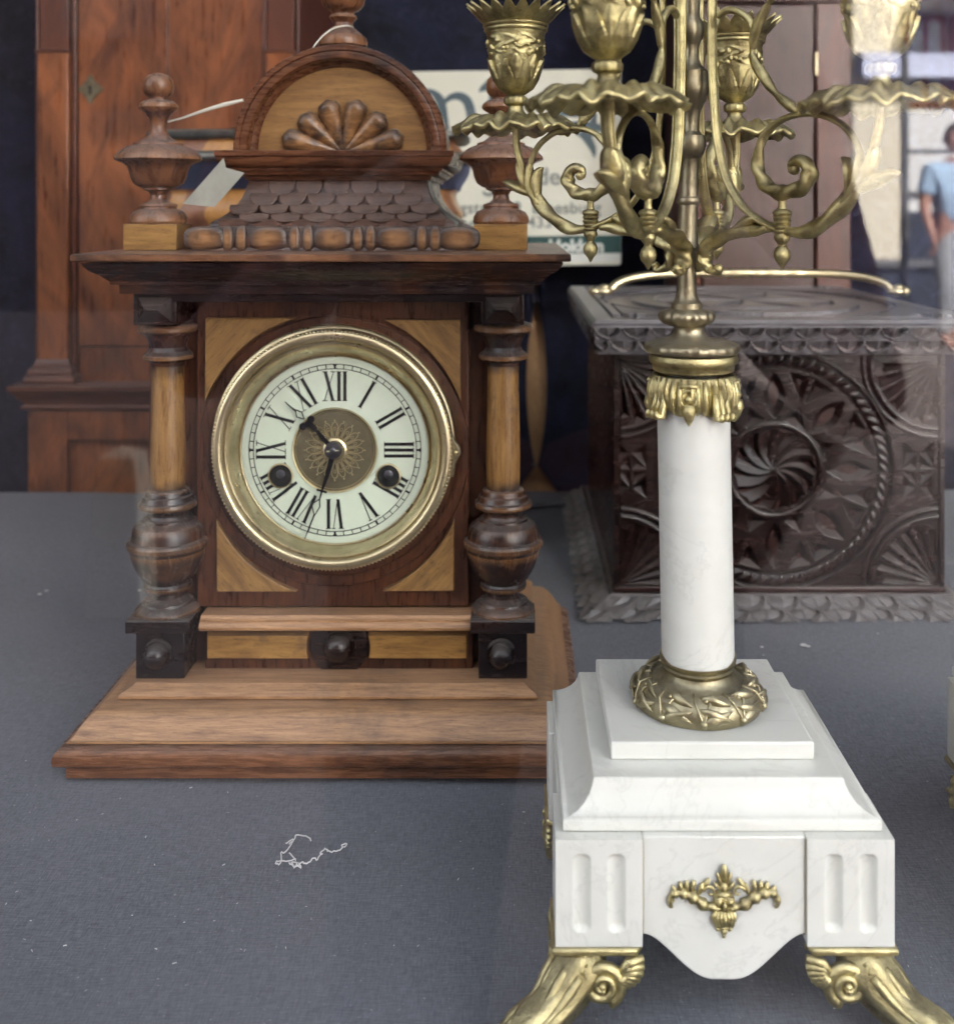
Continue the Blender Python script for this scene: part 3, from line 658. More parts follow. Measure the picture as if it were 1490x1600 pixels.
# ================================================================== CANDELABRA
AX, AY = .0943, .5767
cdl = thing('candelabra', 'gilt candelabra on white marble column and block with claw feet, nearest the window', 'candelabra', (AX, AY, TZ))
KA = AY/F
def za(py): return (PY-py)*KA
BXc, BYc = .0967, .5735
mar = M['marble']
def marble_base(par, bx, by):
    hx, hy = .0782, .0715
    MB().sq([(.0500, -.2696), (.0500, -.2607)], bx, by-.5735+.584).build('top_plate', mar, par, bevel=.0010)
    # stepped cove slab
    pr = [(0, 0, -.2696), (.0593, .0593, -.2696), (.0597, .0597, -.2702), (.0604, .0604, -.2730), (.0618, .0618, -.2762), (.0645, .0640, -.2796), (.0680, .0660, -.2822), (.0715, .0676, -.2838), (.0742, .0690, -.2844), (.0746, .0694, -.2850), (.0746, .0694, -.2897), (0.0, 0.0, -.2897)]
    MB().rings([[(bx-a, by+.004-b, z), (bx+a, by+.004-b, z), (bx+a, by+.004+b, z), (bx-a, by+.004+b, z)] for a, b, z in pr[1:-1]]).build('cove_slab', mar, par, smooth=35, bevel=.0005)
    # corner blocks (front pair fluted) and aprons between them
    wb = .0402
    for sx in (-1, 1):
        for sy in (-1, 1):
            xa, xb = sorted((bx+sx*hx, bx+sx*(hx-wb)))
            ya, yb = sorted((by+sy*hy, by+sy*(hy-wb)))
            nx, nz = 44, 40
            z0, z1 = -.3396, -.2901
            def fl(u, v):
                x = xa+(xb-xa)*u; z = z0+(z1-z0)*v; y = ya
                for fc in (.30, .70):
                    dx = abs(u-fc)*wb/.0041; vv = (v-.5)/.36
                    e = max(0, abs(vv)-.86)/.14
                    t = dx*dx+e*e
                    if t < 1: y += .0030*(1-t)**.9
                return (x, y, z)
            if sy < 0:
                g = MB(); g.surf(fl, 80, 60)
                g.rings([[(xa, ya, z0), (xb, ya, z0), (xb, ya, z1), (xa, ya, z1)], [(xa, yb, z0), (xb, yb, z0), (xb, yb, z1), (xa, yb, z1)]], cap=False)
                g.add([(xa, yb, z0), (xb, yb, z0), (xb, yb, z1), (xa, yb, z1)], [(0, 1, 2, 3)])
                g.add([(xa, ya, z0), (xb, ya, z0), (xb, yb, z0), (xa, yb, z0)], [(0, 1, 2, 3)])
                g.add([(xa, ya, z1), (xb, ya, z1), (xb, yb, z1), (xa, yb, z1)], [(0, 1, 2, 3)])
                g.build('corner_block', mar, par, smooth=45)
            else:
                MB().box(xa, xb, ya, yb, z0, z1).build('corner_block', mar, par, bevel=.0008)
    def apron(axis, sgn):
        n = 40; poly = []; half = (hx if axis == 'x' else hy)-wb-.0002
        for i in range(n+1):
            u = -1+2*i/n; q = abs(u)
            z = -.3352 if q > .97 else -.3352-.0213*(.5+.5*math.cos(pi*max(0, (q-.12))/.86))**.8 if q > .12 else -.3565
            poly.append((u*half, z))
        poly += [(half, -.2899), (-half, -.2899)]
        if axis == 'x':
            y0 = by+sgn*(hy-.0022); ya, yb = sorted((y0, y0-sgn*.009))
            MB().prism([(bx+a, z) for a, z in poly], ya, yb).build('apron', mar, par, smooth=30, bevel=.0008)
        else:
            x0 = bx+sgn*(hx-.0022)
            MB().rings([[(x0, by+a, z) for a, z in poly], [(x0-sgn*.009, by+a, z) for a, z in poly]]).build('apron', mar, par, smooth=30, bevel=.0008)
    apron('x', -1); apron('x', 1); apron('y', -1); apron('y', 1)
    for sx in (-1, 1):
        xj = bx+sx*(hx-wb-.0001)
        MB().box(xj-.0003, xj+.0003, by-hy+.0012, by-hy+.0022, -.3345, -.2905).build('joint_filler', M['joint'], par, smooth=0)
    MB().box(bx-hx+.01, bx+hx-.01, by-hy+.011, by+hy-.011, -.334, -.2898).build('core', mar, par)
def leg(par, bx, by, sx, sy):
    cx_, cy_ = bx+sx*.0782, by+sy*.0715
    diag = (Vector((sx*.80, sy*.60, 0)) if sy < 0 else Vector((sx*.05, sy*1.0, 0))).normalized()
    side = Vector((-sx*1.0, 0, 0)) 
    Zt = -.3398
    mb = MB()
    # bracket plate under the block
    poly = [(cx_+sx*.0018, cy_+sy*.0018), (cx_-sx*.0375, cy_+sy*.0016), (cx_-sx*.041, cy_-sy*.004), (cx_-sx*.030, cy_-sy*.012), (cx_-sx*.012, cy_-sy*.030), (cx_-sx*.004, cy_-sy*.040), (cx_+sx*.0016, cy_-sy*.037)]
    pl_ = MB().prismz(poly, Zt-.0034, Zt)
    lg = pl_.build('claw_leg', M['gilt'], par, bevel=.0012)
    def pt(u, z, s=0): p = Vector((cx_-(sx*.024 if sy > 0 else 0), cy_, 0))+diag*u; return (p.x, p.y, z)
    # calf and paw
    path = sm([(-.022, Zt-.006), (-.016, Zt-.012), (-.009, Zt-.018), (-.002, Zt-.0235), (.006, Zt-.0275), (.014, Zt-.0300), (.021, Zt-.0335), (.026, Zt-.0370)], 4)
    rr = sm([(.0075,), (.0120,), (.0118,), (.0105,), (.0098,), (.0100,), (.0082,), (.0045,)], 4)
    mb.tube([pt(u, z) for u, z in path], [r[0] for r in rr], 20, mod=lambda i, a: 1+.10*math.cos(7*a))
    for t in (-1.5, -.5, .5, 1.5):
        dv = (Matrix.Rotation(t*(.30 if sy < 0 else .14), 3, 'Z') @ diag)
        b0 = Vector(pt(.010, Zt-.0310)); pts = []; 
        for j in range(9):
            q = j/8; pts.append(tuple(b0+dv*(.027*q)+Vector((0, 0, .0045*math.sin(pi*min(1, q*1.15))-.0105*q))))
        mb.tube(pts, [.0044, .0050, .0052, .0050, .0047, .0049, .0046, .0036, .0012], 12)
        e = Vector(pts[-1])
        mb.tube([tuple(e+Vector((0, 0, .001))), tuple(e+dv*.003-Vector((0, 0, .0006))), tuple(e+dv*.0045-Vector((0, 0, .0018)))], [.002, .0014, .0004], 8)
    for off in (-.9, -.3, .3, .9):        # long leaf ribs down the calf
        sd = Vector((-diag.y, diag.x, 0))
        q_ = [(u, z, r[0]) for (u, z), r in zip(path, rr)][6:-4]
        mb.tube([tuple(Vector(pt(u, z))+sd*math.sin(off)*r*1.0+(diag*math.cos(off)*.85+Vector((0, 0, .5*math.cos(off))))*r*.92) for u, z, r in q_], [.0019+.0005*math.sin(i*.5) for i in range(len(q_))], 8)
    mb.build('paw', M['gilt'], lg, smooth=180)
    # volute and fanned acanthus on the front and side faces
    for fx, fy, uvec, nvec in ((cx_-sx*.0215, cy_+sy*.0005, Vector((-sx, 0, 0)), Vector((0, sy, 0))), (cx_+sx*.0005, cy_-sy*.0215, Vector((0, -sy, 0)), Vector((sx, 0, 0)))):
        c = Vector((fx, fy, Zt-.0175)); v = MB()
        pts = []; rad = []
        for j in range(46):
            q = j/45; a = -1.2+q*4.1*pi; r = .0086*(1-q)**.85+.0008
            pts.append(tuple(c+uvec*(r*math.cos(a))+Vector((0, 0, r*math.sin(a)))-nvec*(.002-.0035*q))); rad.append(.0021*(1-q)+.0011)
        v.tube(pts, rad, 10)
        v.ell(tuple(c-nvec*.0045), (.0080 if abs(nvec.y) else .0045, .0045 if abs(nvec.y) else .0080, .0080), 14)
        v.ell(tuple(c+nvec*.0005), (.0020, .0020, .0020), 10)
        for j in range(6):       # leaf flutes fanning to the plate's tip
            a = .15+.22*j
            p0 = c+uvec*.006+Vector((0, 0, .002)); L = .0165-.0018*j
            v.tube([tuple(p0-nvec*.002), tuple(p0+uvec*(L*.5*math.cos(.9-a))+Vector((0, 0, L*.55*math.sin(1.0-a)+.002))), tuple(p0+uvec*(L*math.cos(.8-a))+Vector((0, 0, L*math.sin(.75-a)+.001))-nvec*.001)], [.0014, .0024, .0016], 8)
        for j in range(3):
            p = c-uvec*(.0095+.001*j)+Vector((0, 0, .007-.0065*j))
            v.ell(tuple(p-nvec*.001), (.0030, .0030, .0042), 10); v.ell(tuple(p+nvec*.0012), (.0013, .0013, .0026), 8)
            v.tube([tuple(p+uvec*.003*math.cos(t)+Vector((0, 0, .004*math.sin(t)))+nvec*.0005) for t in [pi*.2+i*.5 for i in range(9)]], .0008, 6)
        v.build('volute', M['gilt'], lg, smooth=180)
marble_base(cdl, BXc, BYc)
for sx in (-1, 1):
    for sy in (-1, 1): leg(cdl, BXc, BYc, sx, sy)
# gilt mask ornament on the apron
mo = MB(); yo = BYc-.0715+.0022
def op(px, py, dy=0.0): return (X(px, .5025), yo-dy, Z(py, .5025))
ok = .5025/F
def oel(px, py, rx, rz, ry, dy=0.0, rot=0): mo.ell(op(px, py, dy), (rx*ok, ry*ok, rz*ok), 12, Matrix.Rotation(R(rot), 3, 'Y'))
for s_ in (-1, 1):
    c = 1131
    mo.tube([op(c+s_*a, b, .0012) for a, b in sm([(12, 1418), (28, 1417), (44, 1406), (58, 1399), (72, 1396), (81, 1401), (84, 1414), (80, 1420)], 4)], [r[0]*ok for r in sm([(6,), (8,), (9,), (8,), (7,), (6,), (4,), (1.5,)], 4)], 10, mod=lambda i, a: 1+.22*math.sin(i*1.5))
    for a, b, t in ((36, 1390, 60), (48, 1386, 50), (58, 1387, 40), (67, 1389, 30), (76, 1394, 10), (28, 1382, 75)):
        oel(c+s_*a, b, 4.2, 10, 5, .001, s_*(-t+40))
    mo.tube([op(c+s_*(22+r*math.cos(q)), 1394-r*math.sin(q), .002) for q, r in [(.2+i*.42, 11-i*.75) for i in range(13)]], 2.6*ok, 8)
    oel(c+s_*9, 1408, 6.5, 7, 6, .0022); oel(c+s_*9, 1402, 8, 2.5, 4, .0028, s_*12); oel(c+s_*12, 1418, 9, 3.2, 5, .002, s_*-14)
    oel(c+s_*7, 1376, 3.5, 13, 4, .0014, s_*18); oel(c+s_*11, 1385, 3, 8, 4, .0014, s_*40)
oel(1131, 1365, 6, 15, 6, .0018); oel(1131, 1362, 2.2, 9, 3, .0034); oel(1131, 1388, 8, 9, 7, .001); oel(1131, 1409, 17, 19, 9, .0004)
oel(1131, 1414, 3.4, 7, 5, .0036); oel(1131, 1398, 11, 5, 6, .0018)
for a in (-16, -11, -5.5, 0, 5.5, 11, 16): mo.tube([op(1131+a*.8, 1423, .0020), op(1131+a*1.08, 1434, .0032*(1-abs(a)/30)), op(1131+a*.75, 1446, .0024), op(1131+a*.4, 1452, .001)], [2.6*ok, 3.6*ok, 3.0*ok, 1.2*ok], 8)
oel(1131, 1433, 18, 17, 8, 0); oel(1131, 1450, 11, 4, 6, .001); oel(1131, 1456, 6, 6, 5, .0012); oel(1122, 1453, 4, 4, 4, .001); oel(1140, 1453, 4, 4, 4, .001); oel(1131, 1464, 3, 5, 3, .0008)
mo.build('mask_mount', M['gilt'], cdl, smooth=180)

# wreath, ring and marble column
lean = lambda z: .0024 if z < -.2 else max(-.0042, .0024*(1-(z+.2)/.10)) if z < -.02 else -.0028
WX, WY = AX+.0026, .5785
def wm(a, z): return 1+.012*math.sin(a*36)
wr = MB().lathe([(.025, -.2606), (.0330, -.2606), (.0340, -.2585), (.0339, -.2545), (.0320, -.2505), (.0290, -.2478), (.0258, -.2470), (.0250, -.2474), (.0240, -.2478), (.0205, -.2465), (.0185, -.2440), (.0182, -.2425), (.0190, -.2415), (.0194, -.2405), (.0182, -.2398), (.0188, -.2392), (.0200, -.2378), (.0203, -.2358), (.0197, -.2340), (.0180, -.2330)], WX, WY, 96).build('column_foot', M['wreath'], cdl, smooth=40)
wl = MB()
def wp(a, t, e=.0004):      # point on the wreath's torus; t 0 outer bottom .. 1 inner top
    ang = -.35+t*2.0; r = .0250+(.0090+e)*math.cos(ang); z = -.2565+(.0094+e)*math.sin(ang)
    return (WX+r*math.cos(a), WY+r*math.sin(a), z)
for i in range(10):
    a0 = 2*pi*(i+.3)/10
    for t0, t1 in ((.10, .42), (.50, .16), (.85, .55)):      # long laurel leaves
        pts = [wp(a0+.50*q, t0+(t1-t0)*q) for q in [j/8 for j in range(9)]]
        wl.tube(pts, [.0004, .0016, .0024, .0028, .0028, .0024, .0018, .001, .0003], 8, asp=.55)
    wl.tube([wp(a0+.5, .98, .0006), wp(a0+.56, .6, .0010), wp(a0+.66, .2, .0010), wp(a0+.70, 0, .0004)], .0007, 6)
    wl.tube([wp(a0+.85, .98, .0006), wp(a0+.78, .6, .0010), wp(a0+.68, .2, .0010), wp(a0+.66, 0, .0004)], .0007, 6)
    wl.ell(wp(a0+.68, .16, .0008), (.0019, .0019, .0019), 8); wl.ell(wp(a0+.1, .72, .0004), (.0013, .0013, .0013), 8)
wl.build('laurel_wreath', M['wreath'], wr, smooth=180)
MB().rings([[(AX+o+.0191*math.cos(2*pi*j/64), AY+.0191*math.sin(2*pi*j/64), z) for j in range(64)] for z, o in ((-.236, .0024), (-.105, 0.0), (-.09, 0.0))]).build('marble_column', mar, cdl)
# capital with leaves
mb = MB()
def capf(u, v):
    a = 2*pi*u; z = -.0860-.0195*v
    pet = abs(math.sin(4*a+.4)); low = -.0195*(.72+.28*pet)
    z = -.0860+low*v
    r = .0208+.0018*math.sin(pi*v)+.0010*math.cos(32*a)*math.sin(pi*min(1, v+.1))+.0013*v*math.cos(8*a+.8)
    return (AX+r*math.cos(a), AY+r*math.sin(a), z)
mb.surf(capf, 128, 16, True)
cpt = mb.build('capital', M['gilt'], cdl, smooth=60, solid=.0012)
cl = MB()
for i in range(4):                      # curled-out leaf tips and rosettes
    a = 2*pi*i/4-pi/2+.52
    d = Vector((math.cos(a), math.sin(a), 0)); c = Vector((AX, AY, 0))
    for w_ in (-1, 0, 1):
        s_ = Vector((-d.y, d.x, 0))*w_*.0034
        cl.tube([tuple(c+d*.0210+s_*.8+Vector((0, 0, -.092))), tuple(c+d*.0222+s_+Vector((0, 0, -.100))), tuple(c+d*.0242+s_*1.1+Vector((0, 0, -.1060))), tuple(c+d*.0268+s_*1.1+Vector((0, 0, -.1058))), tuple(c+d*.0276+s_+Vector((0, 0, -.1030)))], [.0016, .0022, .0026, .0020, .0008], 8)
    a += pi/4; d = Vector((math.cos(a), math.sin(a), 0)); s_ = Vector((-d.y, d.x, 0))
    p = c+d*.0230+Vector((0, 0, -.0962)); cl.ell(tuple(p), (.0022, .0022, .0022), 10)
    cl.tube([tuple(p+s_*.0042*math.cos(t)+Vector((0, 0, .0046*math.sin(t)))) for t in [2*pi*j/16 for j in range(17)]], .0009, 6)
    cl.tube([tuple(p+s_*.0045+Vector((0, 0, .0068))), tuple(p-s_*.0045+Vector((0, 0, .0068)))], .0012, 6)
    cl.tube([tuple(p-Vector((0, 0, .003))-d*.001), tuple(p-Vector((0, 0, .0065))-d*.0004), tuple(p-Vector((0, 0, .0105))-d*.0006), tuple(p-Vector((0, 0, .0135))-d*.001)], [.0036, .0038, .0022, .0005], 10)
    for t in (-2.2, -1.2, 1.2, 2.2):
        cl.tube([tuple(c+(Matrix.Rotation(t*.17, 3, 'Z') @ d)*r+Vector((0, 0, z))) for r, z in ((.0218, -.0875), (.0232, -.094), (.0226, -.101), (.0212, -.1045))], [.0010, .0015, .0015, .0006], 8)
cl.build('capital_leaves', M['gilt'], cpt, smooth=180)
P2 = lambda L: [(r*KA, za(y)) for r, y in L]
flu = lambda n, amp, z0, z1: (lambda a, z: 1+(amp*abs(math.sin(n*a/2)) if z0 < z < z1 else 0))
cpx = AX
MB().lathe(P2([(55, 581), (63, 577), (64, 569), (66, 567), (68.5, 564), (69, 558), (67, 553), (62, 551)]), cpx, AY, 64).build('capital_ring', M['gilt'], cdl)
zz = lambda y: za(y)
MB().lathe(P2([(60, 550.5), (70, 549), (73, 543), (71, 537), (60, 532), (50, 531)]), cpx-.0008, AY, 96, mod=flu(22, .035, zz(550), zz(532))).build('fluted_disc', M['antique'], cdl, smooth=50)
MB().lathe(P2(sm([(50, 532), (40, 530), (30, 526), (25, 519), (24, 511), (28, 507)], 3)), cpx-.0022, AY, 48).build('neck', M['antique'], cdl)
MB().lathe(P2([(28, 508), (36, 504), (41, 498), (42, 492), (39, 486), (30, 482), (24, 481.5)]), cpx-.0036, AY, 96, mod=flu(16, .07, zz(506), zz(483))).build('fluted_collar', M['antique'], cdl, smooth=50)
st = [(24, 482), (24, 473), (23, 472), (19, 468), (16.5, 460), (15, 445), (14.6, 425), (14.2, 400), (14.5, 396), (20, 389), (21.5, 386), (20, 383), (17, 379), (16, 360), (15, 330), (15.5, 320), (18.5, 317), (19, 313), (18, 309), (15, 307), (14.5, 290), (14, 262), (14, 250), (16, 246), (21, 240), (24, 231), (24.5, 222), (22, 212), (15, 207), (13, 203), (13, 190), (15, 176), (20, 163), (24, 158), (25, 150), (28.5, 144), (29, 130), (28, 128), (28.5, 112), (24, 108), (17, 102), (13, 92), (12, 78), (14, 68), (19, 60), (21, 48), (20, 36), (15, 28), (14, 22), (15, 0), (15, -40)]
MB().lathe([(r*KA, za(y)) for r, y in st], AX, AY, 48, lean=lambda z: -.0036+.0022*min(1, max(0, (z+.02)/.06))).build('stem', M['antique'], cdl, smooth=40)

# ---- arms, all four on one profile (r outwards, z up)
def sp(p, n=8): return sm(p, n)
stalk = sp([(.0165, .150), (.0155, .115), (.0155, .0767), (.0180, .0432), (.0215, .0264), (.0258, .0148), (.0346, .0032), (.0445, -.0038), (.0522, -.0072), (.0579, -.0092)])
outer = sp([(.0579, -.0092), (.0700, -.0100), (.0800, -.0052), (.0895, .0030), (.0960, .0125), (.0990, .0190)])
circ = sp([(.0980, .0200), (.0960, .0300), (.0900, .0390), (.0800, .0450), (.0690, .0468), (.0570, .0440), (.0480, .0360), (.0445, .0250), (.0470, .0165), (.0530, .0108), (.0600, .0090), (.0680, .0110), (.0725, .0165), (.0715, .0222), (.0672, .0245), (.0632, .0222), (.0640, .0190)])
cupst = sp([(.0985, .0188), (.1010, .0218), (.1045, .0320), (.1062, .0400), (.1068, .0500)])
leafd = sp([(.0520, -.0085), (.0445, -.0092), (.0285, -.0114), (.0165, -.0155), (.0110, -.0205), (.0105, -.0260), (.0135, -.0300), (.0180, -.0312), (.0200, -.0290)])
upper = sp([(.0650, .0475), (.0640, .0500), (.0560, .0570), (.0480, .0670), (.0415, .0790), (.0440, .0910), (.0500, .1010), (.0560, .1090), (.0590, .1180)])
up2 = sp([(.0430, .0860), (.0400, .0950), (.0330, .1010), (.0250, .1030), (.0190, .1000)])
def arm(az, R0=0.0, has_low=True):
    a = R(az); e = Vector((math.cos(a), math.sin(a), 0)); t = Vector((-e.y, e.x, 0)); c = Vector((AX-.0018, AY, 0))
    P = lambda p, s=0: tuple(c+e*(p[0]+R0*max(0, (p[0]-.05)/.05))+Vector((0, 0, p[1]))+t*s)
    g = MB(); n = len
    g.tube([P(p) for p in stalk], [.0018]*len(stalk), 12, asp=1.5, up=tuple(t), mod=lambda i, q: 1+.10*math.cos(4*q))
    g.tube([P(p, .0024) for p in stalk], [.0010]*len(stalk), 6); g.tube([P(p, -.0024) for p in stalk], [.0010]*len(stalk), 6)
    g.tube([P(p) for p in outer], [.0021+.0018*math.sin(pi*i/len(outer)) for i in range(len(outer))], 14, asp=1.0, up=tuple(t), mod=lambda i, q: 1+.15*math.sin(i*.42+2*q)+.09*math.sin(7*q))
    nc = len(circ)
    g.tube([P(p) for p in circ], [(.0016 if i < nc*.32 else .0016+.0020*math.sin(pi*(i-nc*.32)/(nc*.68))**1.0) if i < nc*.93 else .0017 for i in range(nc)], 14, asp=1.25, up=tuple(t), mod=lambda i, q: 1+(.17*math.sin(i*.55+2*q)+.06*math.sin(6*q) if nc*.33 < i < nc*.78 else .06*math.cos(4*q)))
    g.ell(P((.0650, .0200)), (.0026, .0026, .0026), 10)
    g.tube([P(p) for p in cupst], [.0020, .0021]+[.0020]*(len(cupst)-4)+[.0030, .0040], 12, asp=1.3, up=tuple(t))
    g.tube([P(p, .0026) for p in cupst], .0008, 6); g.tube([P(p, -.0026) for p in cupst], .0008, 6)
    g.tube([P(p) for p in leafd], [.0017+.0016*math.sin(pi*min(1, i/len(leafd)*1.3))*(1 if i < len(leafd)*.75 else .2)+.0004 for i in range(len(leafd))], 12, asp=1.5, up=tuple(t), mod=lambda i, q: 1+.15*math.sin(i*.5+2*q)+.08*math.sin(6*q))
    g.ell(P((.0195, -.0292)), (.0024, .0024, .0022), 10)
    g.tube([P(p) for p in upper], [.0011+.0017*abs(math.sin(i*.19))**.6*(1 if 8 < i < len(upper)-3 else .6) for i in range(len(upper))], 12, asp=1.0, up=tuple(t), mod=lambda i, q: 1+.10*math.sin(i*.5+3*q)+.08*math.sin(6*q))
    g.tube([P(p) for p in up2], [.0020]*(len(up2)-3)+[.002, .0014, .0008], 10, up=tuple(t))
    # leaf flares at the fork
    for q in ([(.0920, .0080), (.0930, .0160), (.0915, .0225), (.0885, .0250)], [(.0960, .0100), (.1040, .0135), (.1110, .0165), (.1150, .0172)], [(.0900, .0040), (.0960, .0120), (.0975, .0230), (.0965, .0300)], [(.0970, .013), (.1010, .0180), (.1040, .0260), (.1045, .0300)], [(.030, -.0105), (.037, -.0060), (.0430, -.0035), (.047, -.0045)]):
        g.tube([P(p) for p in sp(q, 4)], [r[0] for r in sp([(.0020,), (.0030,), (.0024,), (.0006,)], 4)], 10, asp=1.7, up=tuple(t), mod=lambda i, w_: 1+.15*math.cos(6*w_))
    am = g.build('arm', M['gilt'], cdl, smooth=180)
    # knob hanging under the scroll
    kx = P((.0585, 0)); kb = MB()
    kb.lathe([(.0014, .0095), (.0020, .0085), (.0018, .0030), (.0022, .0012), (.0042, .0004), (.0048, -.0010), (.0038, -.0024), (.0046, -.0032), (.0038, -.0046), (.0046, -.0054), (.0037, -.0068), (.0044, -.0076), (.0036, -.0090), (.0042, -.0098), (.0034, -.0110), (.0040, -.0122), (.0036, -.0140), (.0022, -.0156), (.0020, -.0168), (.0034, -.0184), (.0042, -.0208), (.0036, -.0236), (.0018, -.0256), (.0007, -.0276), (.0002, -.0282)], kx[0], kx[1], 20)
    kb.build('pendant_knob', M['gilt'], am, smooth=50)
    # drip pan
    tip = P((.1066, .050)); px_, py_ = tip[0], tip[1]; zp = .0503
    def pan(u, v):
        th = 2*pi*u; r = .004+.0315*v
        r *= 1+(.02*math.cos(20*th)+.05*(abs(math.cos(5*th))-.6))*v*v
        lob = abs(math.cos(5*th+.5*math.sin(3*th))); fine = math.cos(26*th+1.6*math.sin(5*th)+1.2*math.sin(9*v))*(.7+.5*math.sin(7*th+2))
        z = zp+.0030*(1-v)+.0020*math.exp(-((v-.66)/.20)**2)-.0042*max(0, (v-.62)/.38)**1.6*(.55+.45*lob)+.0008*fine*min(1, max(0, (v-.35)/.3))+.0009*math.sin(17*th+4*v)*v+.0008*math.sin(13*v+3*math.sin(8*th))*v
        r += .0006*fine*max(0, v-.5)
        return (px_+r*math.cos(th), py_+r*math.sin(th), z)
    pn = MB().surf(pan, 320, 30, True).build('drip_pan', M['gilt'], cdl, smooth=180, solid=.0024)
    # candle cup: neck, knop, leafy body, collar and toothed crown
    km = .00037
    cp = MB()
    cp.lathe([(r*km, (190-y)*km+zp) for r, y in sm([(28, 182), (22, 178), (14, 170), (12, 165), (12, 161), (16, 159), (18, 156), (18, 149), (15, 146), (13, 144.5)], 2)], px_, py_, 40, mod=lambda a_, z: 1+(.05*math.cos(12*a_) if z > zp+30*km else 0))
    zb, zt = zp+(190-146)*km, zp+(190-45)*km
    def body(u, v):
        th = 2*pi*u; y = 146-101*v
        r = np.interp(v, [0, .04, .12, .25, .42, .6, .8, .92, 1], [10, 16, 25, 33, 39, 42.5, 43.5, 45, 47])*km
        # overlapping pointed leaves on the lower half
        lf = 0
        if v < .60:
            k1 = abs(((u*8) % 1)-.5)*2; k2 = abs(((u*8+.5) % 1)-.5)*2
            e1 = .54-.42*k1**1.3; e2 = .60-.5*k2**1.5
            if v < e1: lf = .0010+.0008*(1-k1)
            if v < e2: lf = max(lf, .0006+.0004*math.cos(k2*6))
            lf *= min(1, v*8)
        elif v < .93:
            lf = .0012*max(0, math.sin(9*th+3*math.sin(7*v*3))*math.sin((v-.6)/.33*pi*1.0))*(1+.6*math.sin(th*17+v*30)*math.sin(v*44))
        return (px_+(r+lf)*math.cos(th), py_+(r+lf)*math.sin(th), zp+(190-y)*km)
    cp.surf(body, 160, 60, True)
    for i in range(7):
        th = 2*pi*i/7
        for _ in range(5):
            dt, dz = random.uniform(-.28, .28), random.uniform(-11, 11)*km
            rr = 43.5*km; s_ = random.uniform(.0010, .0019)
            cp.ell((px_+rr*math.cos(th+dt), py_+rr*math.sin(th+dt), zp+(190-72)*km+dz), (s_, s_, s_*random.uniform(.7, 1.4)), 8)
    cp.lathe([(r*km, (190-y)*km+zp) for r, y in [(44, 48), (48, 46), (50, 44), (50, 41), (48, 39.5), (51, 38), (51.5, 34.5), (49, 34), (46, 33.5), (44, 34)]], px_, py_, 64)
    cup = cp.build('candle_cup', M['gilt'], cdl, smooth=60)
    def crown(u, v):
        th = 2*pi*u; k1 = abs(((u*20) % 1)-.5)*2
        h = 30*(1-.42*k1*v) if v > .5 else 30
        y = 33-(v*h) if v < .5 else 33-(15+(v-.5)*2*(15*(1-.95*k1)))
        r = np.interp((33-y)/30, [0, .25, .5, .8, 1], [48, 56, 62, 70, 76])*km
        r += .0006*math.cos(20*th)*(-1)*v
        return (px_+r*math.cos(th), py_+r*math.sin(th), zp+(190-y)*km)
    MB().surf(crown, 240, 10, True).build('crown', M['gilt'], cup, smooth=60, solid=.0014)
    MB().lathe([(40*km, zp+(190-46)*km), (41*km, zp+(190-12)*km), (33*km, zp+(190-12)*km), (32*km, zp+(190-44)*km)], px_, py_, 40).build('candle_socket', M['gilt'], cup)
arm(150); arm(241); arm(309, .006); arm(66)

# ---- its twin's base at the right edge of the picture
tw = thing('candelabra', 'second marble candelabra, only its white base showing at the right edge', 'candelabra', (.345, .6105, TZ))
TWX = .3395+.0024
keep = ['top_plate', 'cove_slab', 'corner_block', 'apron', 'core', 'joint_filler', 'claw_leg', 'column_foot', 'marble_column', 'capital', 'capital_ring', 'fluted_disc', 'neck', 'fluted_collar', 'stem', 'mask_mount']
for ch in list(cdl.children):
    if ch.name.split('.')[0] in keep: copy_tree(ch, tw)
tw.scale = (1, 1, 1)
# ================================================================== CARVED BOX
def chips(Xg, Zg, polys, slope=.8, cap=9):
    H = np.zeros_like(Xg)
    for P in polys:
        P = np.array(P, float); A = np.roll(P, -1, 0)
        area = np.sum(P[:, 0]*A[:, 1]-A[:, 0]*P[:, 1]); s = 1 if area > 0 else -1
        mn, mx = P.min(0), P.max(0)
        msk = (Xg > mn[0]) & (Xg < mx[0]) & (Zg > mn[1]) & (Zg < mx[1])
        if not msk.any(): continue
        xx, zz_ = Xg[msk], Zg[msk]; d = np.full(xx.shape, 1e9)
        for (x0, y0), (x1, y1) in zip(P, A):
            L = math.hypot(x1-x0, y1-y0)
            if L < 1e-9: continue
            d = np.minimum(d, s*((x1-x0)*(zz_-y0)-(y1-y0)*(xx-x0))/L)
        d = np.clip(d, 0, cap)
        H[msk] = np.maximum(H[msk], d*slope)
    return H
def lens(cx_, cy_, L, wd, ang, n=8):      # pointed oval as two half chips either side of its spine
    c, s = math.cos(ang), math.sin(ang); up = []; dn = []
    for i in range(n+1):
        t = i/n; u = (t-.5)*L; v = wd/2*math.sin(pi*t)
        up.append((cx_+u*c-v*s, cy_+u*s+v*c)); dn.append((cx_+u*c+v*s, cy_+u*s-v*c))
    return up+dn[-2:0:-1]
box = thing('carved_box', 'large chip-carved dark wood box with overhanging scalloped lid and brass bail handle', 'carved box', (.25, 1.23, TZ))
BXF, BXB = 1.05, 1.43
bx0, bx1 = .0955, .4135; bz0, bz1 = -.3675, -.1330
MB().box(bx0, bx1, BXF+.006, BXB, bz0, bz1).build('box_body', M['carved'], box, bevel=.002)
